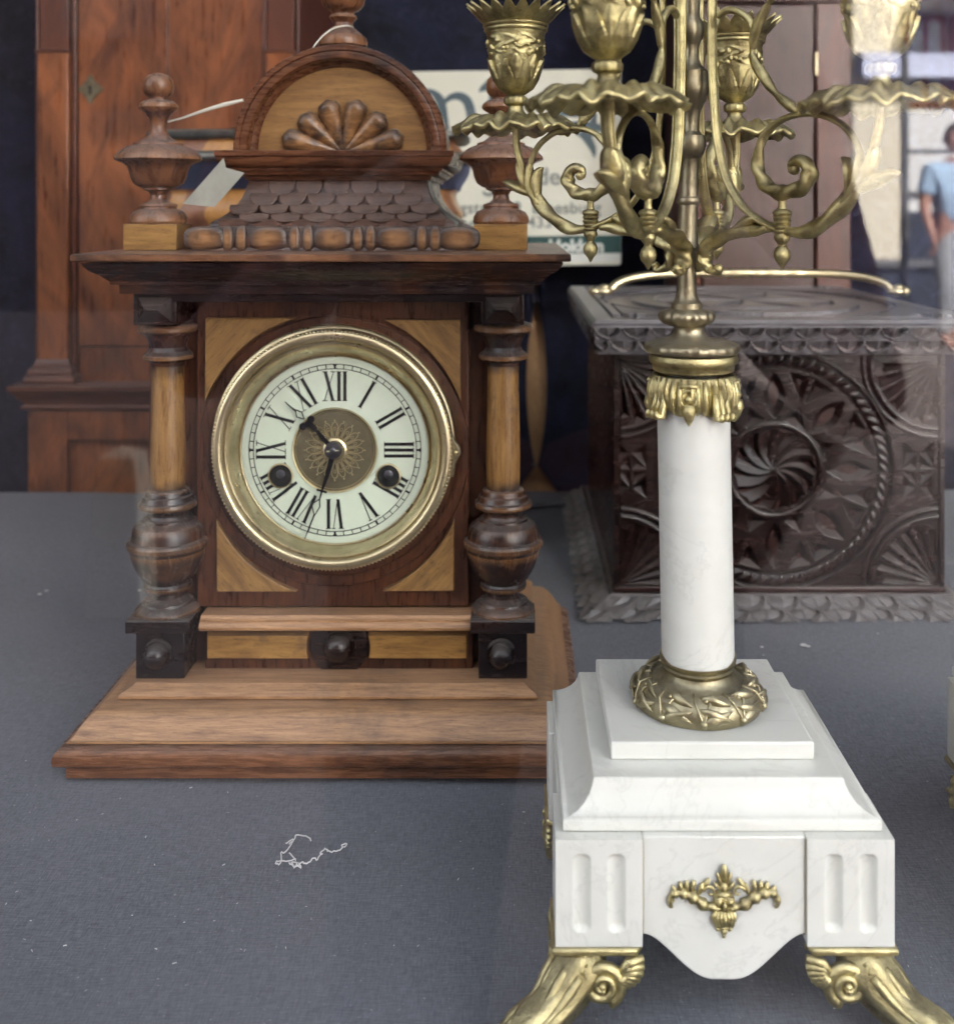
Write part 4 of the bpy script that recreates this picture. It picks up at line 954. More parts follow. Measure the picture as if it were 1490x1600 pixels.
# carved front, in photo pixels at the front's depth
kb_ = BXF/F
nx, nz = 560, 400
px0, px1 = PX+bx0/kb_, PX+bx1/kb_; py0, py1 = PY-bz1/kb_, PY-bz0/kb_
gx, gz = np.meshgrid(np.linspace(px0, px1, nx), np.linspace(py0, py1, nz))
u = gx-1210; v = -(gz-735); rr = np.hypot(u, v); th = np.arctan2(v, u)
polys = []
def pol(r, a): return (r*math.cos(a), r*math.sin(a))
for i in range(8):
    a = 2*pi*i/8; w_ = pi/8
    polys.append(lens(117*math.cos(a), 117*math.sin(a), 74, 34, a, 6))                       # pointed petal
    polys.append([pol(80, a+w_*.45), pol(80, a+w_*1.55), pol(106, a+w_)])
    polys.append([pol(156, a+w_*.35), pol(114, a+w_*.93), pol(156, a+w_*.95)]); polys.append([pol(156, a+w_*1.05), pol(114, a+w_*1.07), pol(156, a+w_*1.65)])
H = chips(u, v, polys, .85, 14)
# central whirl of twelve curved gouges
ph = (th+rr*.0105)*12/(2*pi); fr = ph-np.floor(ph)
wh = np.where(fr < .32, fr/.32, (1-fr)/.68)*np.clip(rr/10, 0, 1)*9*np.clip(rr/55, .15, 1)
star = 60+5*np.abs(((th*12/(2*pi)) % 1)-.5)*2
H = np.where(rr < star, wh, H)
H = np.where(np.abs(rr-72) < 5, -2.5*np.sqrt(np.clip(1-((rr-72)/5)**2, 0, 1)), H)
H = np.where((rr > 161) & (rr < 164), 5, H); H = np.where((rr > 180) & (rr < 184), 6, H)
rope = (rr >= 164) & (rr <= 180)
H = np.where(rope, -2.5*np.sqrt(np.clip(1-((rr-172)/8)**2, 0, 1))+1.8*np.abs(np.sin(th*34+(rr-172)*.22)), H)
H = np.where((rr >= 184) & (rr < 189), -2*np.sqrt(np.clip(1-((rr-186.5)/2.5)**2, 0, 1)), H)
# corners: arcs with sunbursts; side stars
out = rr > 190
cp_ = []; arcs = []
for cx_, cy_, sx, sy in ((966, 565, 1, -1), (1466, 565, -1, -1), (966, 914, 1, 1), (1466, 914, -1, 1)):
    C0 = (cx_-1210, -(cy_-735))
    for i in range(7):
        a = i*pi/14+pi/28; w_ = .085
        dx, dy = sx*math.cos(a), -sy*-math.sin(a)*(1 if sy > 0 else -1) if False else (1 if sy > 0 else -1)*math.sin(a)
        L = 100 if i not in (0, 6) else 88
        nxp, nyp = -dy, dx
        cp_.append([(C0[0]+dx*6, C0[1]+dy*6), (C0[0]+dx*L+nxp*L*w_, C0[1]+dy*L+nyp*L*w_), (C0[0]+dx*L-nxp*L*w_, C0[1]+dy*L-nyp*L*w_)])
    arcs.append(C0)
for sx in (-1, 1):
    for sy in (-1, 1):
        c0 = (sx*224, sy*0.0); q = 26
        cp_.append([(c0[0]-sx*26, sy*2), (c0[0]-sx*2, sy*2), (c0[0]-sx*2, sy*24), ]); cp_.append([(c0[0]+sx*2, sy*2), (c0[0]+sx*26, sy*2), (c0[0]+sx*2, sy*24)])
        cp_.append([(c0[0]-sx*24, sy*5), (c0[0]-sx*3, sy*27), (c0[0]-sx*24, sy*44)]); cp_.append([(c0[0]+sx*24, sy*6), (c0[0]+sx*3, sy*27), (c0[0]+sx*26, sy*48)])
Hc = chips(u, v, cp_, .8, 12)
H = np.where(out, Hc, H)
for C0 in arcs:
    rc_ = np.hypot(u-C0[0], v-C0[1])
    for r0 in (106, 118):
        H = np.where(out & (np.abs(rc_-r0) < 4.5), -3*np.sqrt(np.clip(1-((rc_-r0)/4.5)**2, 0, 1)), H)
    H = np.where(out & (np.abs(rc_-112) < 1.8), 4, H)
edge = np.minimum(np.minimum(gx-px0, px1-gx), np.minimum(gz-py0, py1-gz))
H = np.where(edge < 7, -1.5, H); H = np.where((edge >= 7) & (edge < 10), 3, H)
H = H*1.3
vs = np.stack([(gx-PX)*kb_, BXF+H*kb_*1.0, (PY-gz)*kb_], -1).reshape(-1, 3)
idx = np.arange(nx*nz).reshape(nz, nx); fs = np.stack([idx[:-1, :-1], idx[:-1, 1:], idx[1:, 1:], idx[1:, :-1]], -1).reshape(-1, 4)
m_ = MB(); m_.v = [tuple(p) for p in vs.tolist()]; m_.f = [tuple(f) for f in fs.tolist()]
m_.build('carved_front', M['carved'], box, smooth=32)
MB().box(bx0-.0015, bx1+.0015, BXF-.002, BXF+.012, bz0, bz0+.0055).build('front_rail', M['carved'], box, bevel=.0015)
# lid and base slab: slabs with scalloped, chip-carved edges on front and left side
def slab(name, x0, x1, y0, y1, z0, z1, tilt, mat, pitch=.0375, vs_=1.25):
    tb = max(tilt, 0); mb = MB(); mb.box(x0+tb+.002, x1-tb, y0+tb+.004, y1, z0+.001, z1-.0012)
    h = z1-z0
    for axis in (0, 1):
        L = (x1-x0) if axis == 0 else (y1-y0)
        nu_, nv_ = int(L/.0016), 26
        U, V = np.meshgrid(np.linspace(0, L, nu_), np.linspace(0, h, nv_))
        A = np.zeros_like(U)
        row = h/2.15
        for rrow, (zc_, off) in enumerate(((h*.86, 0), (h*.40, .5))):
            q = ((U/pitch+off) % 1)-.5
            d = np.hypot(q*pitch, (V-zc_)*vs_)            # hanging half-round scale
            r1 = pitch*.49
            inside = (V < zc_+.0005) & (d < r1)
            A = np.where(inside, .0005+.0075*np.clip((d/r1), 0, 1)**1.2*np.where(d > r1*.86, -.35, 1), A)
            A = np.where(inside & (np.abs(q) < .03), A-.0016, A)
        A = np.where((V < .0022) & (tilt > 0), A+.0016*np.abs(np.sin(U/pitch*pi*2)), A)
        T = tilt*(1-V/h)
        P = []
        for a, b, c, t in zip(U.ravel(), V.ravel(), A.ravel(), T.ravel()):
            if axis == 0: P.append((x0+t+a/L*(x1-x0-2*t), y0+t+c, z0+b))
            else: P.append((x0+t+c, y0+t+a/L*(y1-y0-t), z0+b))
        idx = np.arange(nu_*nv_).reshape(nv_, nu_); fs = np.stack([idx[:-1, :-1], idx[:-1, 1:], idx[1:, 1:], idx[1:, :-1]], -1).reshape(-1, 4)
        mb.add(P, [tuple(f) for f in fs.tolist()])
    return mb.build(name, mat, box, smooth=40)
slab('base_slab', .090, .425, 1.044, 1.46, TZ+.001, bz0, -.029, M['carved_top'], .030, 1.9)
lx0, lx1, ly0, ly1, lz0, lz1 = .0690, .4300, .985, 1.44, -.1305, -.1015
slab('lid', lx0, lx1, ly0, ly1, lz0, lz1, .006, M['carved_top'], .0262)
# carved lid top
nx, ny = 420, 420
gx, gy = np.meshgrid(np.linspace(lx0, lx1, nx), np.linspace(ly0, ly1, ny))
u = (gx-.253)*1000; v = (gy-1.215)*1000*.80; rr = np.hypot(u, v); th = np.arctan2(v, u)
polys = []
for i in range(6):
    a = 2*pi*i/6; polys.append(lens(50*math.cos(a), 50*math.sin(a), 96, 26, a))
    a2 = a+pi/6; polys.append(lens(86*math.cos(a2), 86*math.sin(a2), 92, 24, a2+pi/2))
for cx_, cy_ in ((-160, -165), (160, -165), (-160, 165), (160, 165)):
    for i in range(5): polys.append(lens(cx_*.9, cy_*.9-0+i*0, 50, 14, i*pi/5))
H = chips(u, v, polys, .65, 14)
H = np.where((rr > 122) & (rr < 152), 4+1.5*np.cos((rr-137)/15*pi/2)-2.5, H)
H = np.where((rr > 154) & (rr < 158), 2.5, H)
e = np.minimum(np.minimum(gx-lx0, lx1-gx), np.minimum(gy-ly0, ly1-gy))*1000
H = np.where((e > 20) & (e < 24), 2, H); H = np.where((e > 32) & (e < 34), 1.5, H); H = np.where(e < 4, (4-e)*.5, H)
vs = np.stack([gx, gy, lz1+.003-np.minimum(H*.0034, .024)], -1).reshape(-1, 3); idx = np.arange(nx*ny).reshape(ny, nx)
fs = np.stack([idx[:-1, :-1], idx[:-1, 1:], idx[1:, 1:], idx[1:, :-1]], -1).reshape(-1, 4)
m_ = MB(); m_.v = [tuple(p) for p in vs.tolist()]; m_.f = [tuple(f) for f in fs.tolist()]
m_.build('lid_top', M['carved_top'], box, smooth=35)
# bail handle
hy = 1.30
pts = []
hx0, hx1 = X(955, hy), X(1392, hy)
for i in range(61):
    q = i/60; t = q*2-1
    x = hx0+(hx1-hx0)*q; h = .0155*(1-abs(t)**5)**.6
    pts.append((x, hy+.02*(1-abs(t)**4), lz1+.008+h*1.2))
hd = MB().tube(pts, [.0050+(.0012*abs(math.sin((i-26)*1.2)) if 24 < i < 42 else 0) for i in range(61)], 12).build('bail_handle', M['bezel'], box, smooth=60)
for x in (hx0-.010, hx1+.006):
    g = MB(); g.ell((x, hy, lz1+.006), (.012, .009, .006), 14); g.ell((x-.010 if x < .25 else x+.010, hy, lz1+.006), (.007, .007, .006), 12); g.ell((x+.002, hy, lz1+.010), (.007, .006, .005), 12)
    g.build('handle_socket', M['bezel'], box, smooth=180)

# ================================================================== STRIPED CASE behind the bracket clock
D0 = 1.12; k1 = D0/F
scx = X(456, D0)
rear = thing('striped_case', 'low striped satinwood and brown case with dark bands, behind the bracket clock', 'wooden case', (scx, D0+.13, TZ))
def band(name, mat, prof, n=1, stripe=None):
    # prof rows: (half px, y px); plan is a rounded rectangle
    rows = [(h*k1, Z(y, D0)) for h, y in prof]
    def ring(hw, z, a0=0, a1=1, m_=96):
        P = []
        for j in range(m_):
            a = 2*pi*j/m_; c, s = math.cos(a), math.sin(a)
            ex = .38
            P.append((scx+hw*math.copysign(abs(c)**ex, c), D0+.13+(hw*.55)*math.copysign(abs(s)**ex, s), z))
        return P
    if not stripe: MB().rings([ring(h, z) for h, z in rows]).build(name, mat, rear, smooth=40, bevel=0); return
    rg = [ring(h, z) for h, z in rows]; m1, m2 = MB(), MB(); nn = 96
    for j in range(nn):
        tgt = m1 if (j//4) % 2 else m2
        cols = [[r[j] for r in rg], [r[(j+1) % nn] for r in rg]]
        vs = cols[0]+cols[1]; L = len(rg)
        tgt.add(vs, [(i, L+i, L+i+1, i+1) for i in range(L-1)])
    m1.build(name, M['stripe_l'], rear, smooth=50); m2.build(name, M['stripe_d'], rear, smooth=50)
band('top_slab', M['pewter'], [(240, 197), (262, 197), (268, 200), (268, 206), (262, 211), (240, 212)])
band('upper_band', None, sm([(246, 211), (249, 216), (256, 224), (262, 232)], 3), stripe=1)
band('dark_rim', M['pewter'], [(255, 231), (275, 233), (283, 238), (284, 243), (276, 249), (262, 250)])
band('dark_waist', M['velvet'], sm([(268, 249), (268, 258), (262, 272), (254, 284), (250, 294)], 3))
band('lower_band', None, sm([(250, 293), (243, 300), (246, 315), (255, 328), (256, 340), (246, 352), (240, 380), (240, 560)], 3), stripe=1)
band('case_foot', M['mahog_d'], [(240, 559), (262, 562), (262, (PY-TZ/k1)-2), (258, PY-TZ/k1-1)])

# ================================================================== LONGCASE CLOCK, left
LD = 1.53; kl = LD/F
lc = thing('longcase_clock', 'tall flame mahogany longcase clock case with a brass keyhole escutcheon, at the left', 'longcase clock', (X(262, LD), LD+.14, -1.05))
xl = lambda p: X(p, LD); zl = lambda p: Z(p, LD)
MB().box(xl(60), xl(466), LD+.014, LD+.30, zl(600), zl(-260)).build('waist', M['mahog_d'], lc, bevel=.002)
# door board set between the pilasters, two leaves of veneer
d1 = MB().box(xl(121), xl(261.6), LD+.002, LD+.0135, zl(541), zl(-250)).build('door', M['mahog'], lc, bevel=.0012)
MB().box(xl(262.4), xl(409), LD+.002, LD+.0135, zl(541), zl(-250)).build('door_leaf', M['mahog'], d1, bevel=.0012)
MB().box(xl(121), xl(409), LD+.005, LD+.0135, zl(598), zl(542.5)).build('bottom_rail', M['mahog'], lc, bevel=.001)
es = MB(); ec = (xl(141), zl(139)); poly = []
for i in range(48):
    a = 2*pi*i/48; r = (15.5+3.2*math.cos(4*a)+1.6*math.cos(8*a))*kl; poly.append((ec[0]+r*1.0*math.cos(a), ec[1]+r*1.12*math.sin(a)))
esc = es.prism(poly, LD-.0004, LD+.0022).build('escutcheon', M['medal'], d1, bevel=.0005)
MB().prism([(ec[0]+2.6*kl*math.cos(t), ec[1]+3*kl+2.6*kl*math.sin(t)) for t in [2*pi*j/16 for j in range(16)]], LD-.0008, LD).build('keyhole', M['hole'], esc)
MB().prism([(ec[0]-1.2*kl, ec[1]+2*kl), (ec[0]-2*kl, ec[1]-8*kl), (ec[0]+2*kl, ec[1]-8*kl), (ec[0]+1.2*kl, ec[1]+2*kl)], LD-.0010, LD).build('keyhole', M['hole'], esc)
for a, b in ((63, 111), (417, 462)):
    pil = MB().box(xl(a), xl(b), LD-.010, LD+.015, zl(563), zl(82)).build('pilaster', M['mahog'], lc, bevel=.002)
    MB().box(xl(a+1), xl(b-1), LD-.006, LD+.015, zl(79), zl(-250)).build('upper_panel', M['mahog_d'], pil, bevel=.002)
    MB().box(xl(a-3), xl(b+4), LD-.013, LD+.015, zl(83), zl(79)).build('astragal', M['mahog_h'], pil, bevel=.0015)
    ce, hw = (xl(a)+xl(b))/2, (xl(b)-xl(a))/2
    MB().rings([[(ce-h, LD-q, z), (ce+h, LD-q, z), (ce+h, LD+.014, z), (ce-h, LD+.014, z)] for h, q, z in ((hw+.001, .011, zl(560)), (hw+.002, .013, zl(563)), (hw+.004, .014, zl(570)), (hw+.009, .020, zl(576)), (hw+.0095, .021, zl(580)), (hw+.009, .020, zl(583)), (hw+.013, .024, zl(587)), (hw+.014, .025, zl(591)), (hw+.013, .024, zl(595)))]).build('pilaster_base', M['mahog_h'], pil, smooth=30)
for a, b in ((113, 120), (410, 416), (57, 61.5), (463.5, 468)): MB().box(xl(a), xl(b), LD-.003, LD+.014, zl(596), zl(-250)).build('bead', M['mahog_h'], lc, bevel=.0016)
mid, hh_ = (xl(30)+xl(494))/2, (xl(494)-xl(30))/2
MB().rings([[(mid-h, LD-q, z), (mid+h, LD-q, z), (mid+h, LD+.3, z), (mid-h, LD+.3, z)] for h, q, z in ((hh_-.004, .034, zl(596)), (hh_, .038, zl(597.5)), (hh_, .038, zl(604)), (hh_-.005, .033, zl(609)), (hh_-.010, .028, zl(618)), (hh_-.016, .022, zl(624)), (hh_-.017, .021, zl(629)), (hh_-.013, .025, zl(631)), (hh_-.013, .025, zl(634)), (hh_-.020, .018, zl(637)))]).build('waist_moulding', M['mahog_h'], lc, smooth=30)
MB().box(xl(52), xl(472), LD-.006, LD+.29, -1.05, zl(636)).build('base', M['mahog'], lc, bevel=.002)
for q in ((52, 113, 637, 1100), (411, 472, 637, 1100), (113.3, 410.7, 637, 684)):
    MB().box(xl(q[0]), xl(q[1]), LD-.017, LD-.0065, zl(q[3]), zl(q[2])-.0005).build('frame_board', M['mahog'], lc, bevel=.0015)

# ================================================================== BROWN CABINET, right
CD = 1.54; kc = CD/F
cb_ = thing('longcase_clock', 'plain brown tall case with a small brass hinge, behind the candelabra', 'longcase clock', (X(1205, CD), CD+.14, -1.05))
xc = lambda p: X(p, CD); zz_c = lambda p: Z(p, CD)
MB().box(xc(1080), xc(1328), CD+.012, CD+.28, -1.05, zz_c(-260)).build('carcase', M['cabinet'], cb_, bevel=.002)
MB().box(xc(1098), xc(1271), CD, CD+.0115, zz_c(620), zz_c(8)).build('door', M['cabinet'], cb_, bevel=.0015)
MB().box(xc(1080), xc(1328), CD-.004, CD+.0115, zz_c(3), zz_c(-250)).build('hood_rail', M['cabinet'], cb_, bevel=.002)
for a, b in ((1080, 1095), (1275, 1328)):
    MB().box(xc(a), xc(b), CD-.003, CD+.0115, zz_c(620), zz_c(5)).build('stile', M['mahog_d'], cb_, bevel=.0015)
h_ = MB().box(xc(1271.5), xc(1275.5), CD-.004, CD+.004, zz_c(116), zz_c(84)).build('hinge', M['antique'], cb_, bevel=.0006)
MB().tube([(xc(1273.5), CD-.005, zz_c(118)), (xc(1273.5), CD-.005, zz_c(82))], .0024, 10).build('hinge_knuckle', M['bezel'], h_)

# ================================================================== SHOP SIGN
SD = 1.74; ks = SD/F
sg = thing('shop_sign', 'cream shop sign with dark lettering and green band, on the navy cloth', 'sign', (X(790, SD), SD, Z(415, SD)))
xs = lambda p: X(p, SD); zs = lambda p: Z(p, SD)
poly = []
for cx_, cy_, a0 in ((965, 409, -90), (965, 112, 0), (505, 118, 90), (505, 412, 180)):
    for i in range(7):
        a = R(a0+15*i); poly.append((xs(cx_)+5*ks*math.cos(a), zs(cy_)+5*ks*math.sin(a)))
brd = MB().prism(poly, SD, SD+.006).build('board', M['sign'], sg, smooth=30, bevel=.0008)
MB().prism([(xs(501), zs(374)), (xs(969.6), zs(367)), (xs(969.6), zs(395)), (xs(501), zs(401))], SD-.0006, SD+.001).build('green_band', M['green'], brd, smooth=0)
MB().prism([(xs(501), zs(401.5)), (xs(969.6), zs(395.5)), (xs(969), zs(408)), (xs(501), zs(410))], SD-.0004, SD+.001).build('white_strip', M['white'], brd, smooth=0)
def text(s, px, py, h, mat, par, d=SD, rot=0, sp_=1.0, bold=0, kk=None):
    cu = bpy.data.curves.new('lettering', 'FONT'); cu.body = s; cu.size = h; cu.extrude = .0004; cu.offset = bold; cu.space_character = sp_
    ob = bpy.data.objects.new('tmp', cu); C.objects.link(ob)
    bpy.context.view_layer.update()
    me = bpy.data.meshes.new_from_object(ob.evaluated_get(bpy.context.evaluated_depsgraph_get())); bpy.data.objects.remove(ob)
    me.materials.clear(); me.materials.append(mat)
    o = bpy.data.objects.new('lettering', me); C.objects.link(o); o.parent = par
    o.location = Vector((X(px, d), d-.0009, Z(py, d)))-ORG[par.name]; o.rotation_euler = (R(90), R(rot), 0)
    o['label'] = 'printed words '+s.strip(); return o
text('gstraat 9  Doesburg', 718, 333, 26*ks, M['ink2'], brd, bold=.0004, sp_=1.05)
text('tel.0313', 722, 357, 25*ks, M['ink2'], brd, bold=.0004, sp_=1.05)
text('433', 824, 355, 25*ks, M['ink2'], brd, bold=.0004, sp_=1.05)
text('en klokken', 823, 393, 27*ks, M['white'], brd, bold=.0012)
text('S', 752, 306, 52*ks, M['ink2'], brd, bold=.0003)
text('de', 838, 288, 38*ks, M['ink2'], brd, bold=.0006)
def pen(strokes_, mat, name='lettering'):
    g = MB()
    for i, (pts, wd) in enumerate(strokes_):
        p = sm([(a, b) for a, b in pts], 4); wv_ = sm([(q,) for q in wd], 4)
        ribbon(g, [(xs(a), zs(b)) for a, b in p], [q[0]*ks/2 for q in wv_], SD-.0007-.00005*i, SD+.0005)
    return g.build(name, mat, brd, smooth=0)
pen([([(663, 140), (676, 144), (688, 158), (694, 190), (697, 208)], [3, 9, 14, 13, 12]), ([(660, 154), (668, 146), (676, 142)], [2, 4, 5]), ([(690, 164), (703, 152), (718, 150), (731, 160), (738, 188), (740, 198)], [5, 9, 13, 15, 14, 12]),
     ([(684, 212), (698, 208), (712, 203)], [2, 4, 2]), ([(728, 204), (742, 199), (758, 194)], [2, 4, 2])], M['ink'])['label'] = 'large printed letter n'
pen([([(774, 118), (771, 140), (771, 170), (778, 190), (794, 192)], [8, 13, 15, 13, 4]), ([(748, 142), (770, 136), (798, 134)], [4, 6, 5]), ([(774, 118), (764, 128), (750, 138)], [4, 8, 3])], M['ink'])['label'] = 'large printed letter t'
pen([([(836, 196), (856, 180), (884, 176), (908, 180)], [4, 10, 12, 8]), ([(880, 196), (904, 196), (930, 198), (950, 204)], [10, 14, 12, 6]), ([(898, 200), (914, 212), (926, 232), (928, 246)], [12, 14, 10, 2]), ([(930, 170), (926, 196), (922, 214)], [6, 10, 4])], M['ink'])['label'] = 'large printed letters half hidden'

# ================================================================== DRAPES and the pale board behind the gap
VD = 1.86
def edge_px(z):      # lens-shaped gap pinned at two points; half gap in px
    py = PY-z*F/VD
    if 469 < py < 727: return 15*math.sin(pi*(py-469)/258)**.8
    if py >= 727: return min(34, (py-727)*.75)
    if py < 469: return 0
def drape(side):
    xe = X(838, VD); xo = -1.6 if side < 0 else 1.6
    def fn(u, v):
        z = -1.02+2.4*v; g = edge_px(z)*VD/F
        xi = xe+side*(g+.001)
        x = xi+(xo-xi)*u**1.3
        fold = .010*math.sin(x*14+2*math.sin(z*3))+.004*math.sin(x*41+z*7)+.004*math.sin(z*23+5*math.sin(x*6))
        for pz in (469, 727):
            dz = z-Z(pz, VD); dx = x-xe; dd = math.hypot(dx, dz)
            fold += .010*math.exp(-dd*9)*math.cos(8*math.atan2(dz, dx))
        return (x, VD+fold*min(1, u*8+.15), z)
    return MB().surf(fn, 220, 160)
tag(drape(-1).build('velvet_drape', M['velvet'], smooth=180), 'dark navy crushed velvet drape behind the clocks, left of the slit', 'drape')
tag(drape(1).build('velvet_drape', M['velvet'], smooth=180), 'dark navy crushed velvet drape, right of the slit that shows pale wood', 'drape')
tag(MB().box(X(770, 1.89), X(900, 1.89), 1.885, 1.90, -1.02, Z(440, 1.89)).build('pale_board', M['pale'], bevel=.002), 'pale wooden board seen through the slit between the drapes', 'board')
for py in (469, 727):
    tag(MB().ell((X(834, VD-.012), VD-.012, Z(py, VD-.012)), (.0042, .003, .0042), 12).build('upholstery_pin', M['steel'], smooth=180), 'small grey pin closing the drape slit %s' % ('at its top, below the sign' if py < 500 else 'near the table'), 'pin')
rod = tag(MB().tube([(X(800, 1.40), 1.40, TZ+.004), (X(884, 1.41), 1.41, TZ+.004)], .0026, 10).build('curtain_rod', M['steel'], smooth=60), 'thin grey metal rod lying on the cloth behind the bracket clock', 'rod')

# lint and dust on the cloth
tzd = lambda py: -TZ*F/(py-PY)
def on(px, py, h=.0008): d = tzd(py); return (X(px, d), d, TZ+.0012+h)
lt = thing('lint_thread', 'tangled white thread lying on the grey cloth in front of the bracket clock', 'thread', on(475, 1340, 0))
g = MB()
L1 = [(486, 1318), (478, 1311), (464, 1309), (459, 1317), (452, 1329), (445, 1336), (439, 1338), (440, 1350), (436, 1355), (431, 1354), (434, 1350), (446, 1351), (458, 1347), (462, 1348), (452, 1337)]
L2 = [(452, 1353), (458, 1358), (455, 1352), (464, 1353), (460, 1360), (468, 1356), (472, 1351), (476, 1354), (484, 1350), (490, 1346), (496, 1348), (500, 1340), (504, 1340), (500, 1337), (508, 1331), (512, 1334), (518, 1336), (528, 1333), (536, 1329), (533, 1325), (542, 1324), (538, 1328)]
for L, r in ((L1, .00042), (L2, .00042), ([(447, 1323), (452, 1318), (458, 1317), (452, 1323)], .0004), ([(456, 1352), (460, 1362), (466, 1352), (470, 1361), (463, 1356)], .0004)):
    g.tube([on(a+random.uniform(-.6, .6), b, random.uniform(0, .001)) for a, b in sm(L, 3)], r, 5)
g.build('thread', M['lint'], lt, smooth=60)
fk = MB(); rs_ = random.Random(3)
for _ in range(120):
    px, py = rs_.uniform(5, 1480), rs_.uniform(820, 1595)
    p = on(px, py, 0); s_ = rs_.uniform(.0001, .0003); a = rs_.uniform(0, pi); L = rs_.uniform(.0003, .0022)
    fk.tube([p, (p[0]+L*math.cos(a), p[1]+L*math.sin(a), p[2])], s_, 4)
for px, py, s_ in ((1255, 1010, .0020), (1262, 1012, .0014), (73, 925, .0016), (62, 930, .0014), (218, 924, .0012), (1190, 1013, .001)):
    p = on(px, py, 0); fk.ell(p, (s_*1.6, s_, s_*.5), 7)
fl_ = fk.build('lint_flecks', M['lint'], smooth=0); tag(fl_, 'scattered pale lint and dust flecks on the grey cloth', 'lint'); fl_['kind'] = 'stuff'
# ================================================================== WINDOW, SHOP SHELL AND THE STREET IT REFLECTS
GY = .36                                     # the pane stands between the camera and the display
pane = MB().box(-2.6, 2.8, GY, GY+.004, TZ-.05, 1.55).build('window_pane', M['pane'], smooth=0)
tag(pane, 'clear shop window pane with street reflections, in front of everything', 'window')
wallm = plain('shop_wall_paint', (.06, .055, .05), .8)
brickm = plain('shop_front_brick', (.18, .10, .08), .85)
struct(MB().box(-2.7, 2.9, GY+.01, 2.7, 1.55, 1.62).build('shop_ceiling', wallm))
struct(MB().box(-2.7, -2.61, GY+.005, 2.7, -1.1, 1.54).build('shop_wall', wallm))
struct(MB().box(2.81, 2.9, GY+.005, 2.7, -1.1, 1.54).build('shop_wall', wallm))
struct(MB().box(-2.61, 2.81, 2.61, 2.7, -1.1, 1.54).build('shop_wall', wallm))
struct(MB().box(-2.61, 2.81, GY+.03, 2.61, -1.12, -1.06).build('shop_floor', wallm))
SH = 14.0  # unseen front made this tall, and ended early at right, to shade the street
struct(MB().box(-9, -2.6, GY-.05, GY+.0, -1.1, SH).build('unseen_shop_front', brickm))
struct(MB().box(2.8, 3.2, GY-.05, GY+.0, -1.1, SH).build('unseen_shop_front', brickm))
struct(MB().box(-2.6, 2.8, GY-.05, GY+.0, 1.56, SH).build('unseen_shop_front', brickm))
struct(MB().box(-2.6, 2.8, GY-.05, GY+.02, -1.1, TZ-.05).build('unseen_shop_front', brickm))
struct(MB().box(-9, 3.2, GY, 6, SH, SH+.1).build('unseen_shade_roof', wallm))  # unseen roof added to block the sun from behind
# pavement and street
pm_, nt, b = newmat('street_paving'); k = N(nt)
br = k.n('ShaderNodeTexBrick'); br.inputs['Scale'].default_value = 5; k.l(k.coord(), br.inputs[0])
br.inputs['Color1'].default_value = (.09, .07, .068, 1); br.inputs['Color2'].default_value = (.12, .095, .09, 1); br.inputs['Mortar'].default_value = (.12, .1, .1, 1)
k.l(br.outputs[0], b.inputs['Base Color']); b.inputs['Roughness'].default_value = .85
struct(MB().box(-40, 40, -60, GY-.05, -1.2, -1.1).build('street', pm_))
GZ = -1.1
def V(px, py, dv): return (X(px, dv), 2*GY-dv, Z(py, dv))         # where a thing stands whose mirror image shows at a pixel
rend = plain('white_render', (.74, .74, .76), .8, var=.05, scale=2); cream = plain('cream_render', (.72, .66, .54), .8, var=.05, scale=2)
redp = plain('red_window_paint', (.30, .01, .02), .4); dk = plain('dark_shopfront', (.03, .035, .06), .4); bk = plain('house_brick', (.03, .018, .018), .85, scale=3)
metp = plain('grey_pole_paint', (.10, .10, .11), .5); blu = plain('pale_blue_awning', (.62, .66, .88), .7, var=.03)
glz = plain('house_glass', (.45, .47, .50), .12, var=.05); dglz = plain('dark_house_glass', (.03, .035, .04), .3, var=.05)
FB = 12.0; yf = 2*GY-FB
def house(label, x0, x1, h, wall, yq=yf):
    t = thing('house', label, 'house', ((x0+x1)/2, yq, GZ))
    MB().box(x0, x1, yq-6, yq, GZ, GZ+h).build('wall', wall, t)
    MB().box(x0-.1, x1+.1, yq-6.1, yq+.25, GZ+h, GZ+h+.18).build('eaves', rend, t, bevel=.03)
    return t
def window(t, x0, x1, z0, z1, yq=yf, fm=None, n=2, gm=None):
    w_ = MB().box(x0, x1, yq-.02, yq+.05, z0, z1).build('window', fm or redp, t, bevel=.01)
    for i in range(n):
        a = x0+.06+(x1-x0-.06)*i/n; MB().box(a, a+(x1-x0-.06)/n-.06, yq+.04, yq+.055, z0+.06, z1-.06).build('pane', gm or glz, w_)
h1 = house('white house with red framed windows across the street, mirrored at upper right', X(1325, FB), X(1325, FB)+6, 9.5, rend)
XA = X(1325, FB)
MB().box(XA+.01, X(1402, FB), yf, yf+.12, GZ+.0, GZ+4.6).build('corner_pier', cream, h1, bevel=.02)
window(h1, X(1410, FB), X(1475, FB), Z(168, FB), Z(25, FB)); window(h1, X(1482, FB), X(1580, FB), Z(168, FB), Z(25, FB))
MB().box(X(1412, FB), X(1575, FB), yf, yf+.10, Z(300, FB), Z(172, FB)).build('shutter', rend, h1, bevel=.01)
MB().box(X(1412, FB), X(1600, FB), yf, yf+.14, Z(420, FB), Z(330, FB)).build('shopfront', dk, h1, bevel=.01)
MB().box(X(1404, FB), X(1650, FB), yf, yf+.9, Z(19, FB), Z(4, FB)).build('cornice', cream, h1, bevel=.03)
aw = MB(); aw.rings([[(x, yf+.13, Z(84, FB)), (x, yf+.40, Z(92, FB)), (x, yf+.40, Z(127, FB)), (x, yf+.13, Z(119, FB))] for x in (X(1330, FB), X(1620, FB))]); aw.build('awning', blu, h1)
h2 = house('dark brick house across the street behind the photographer', -13, XA-.05, 9.5, bk)
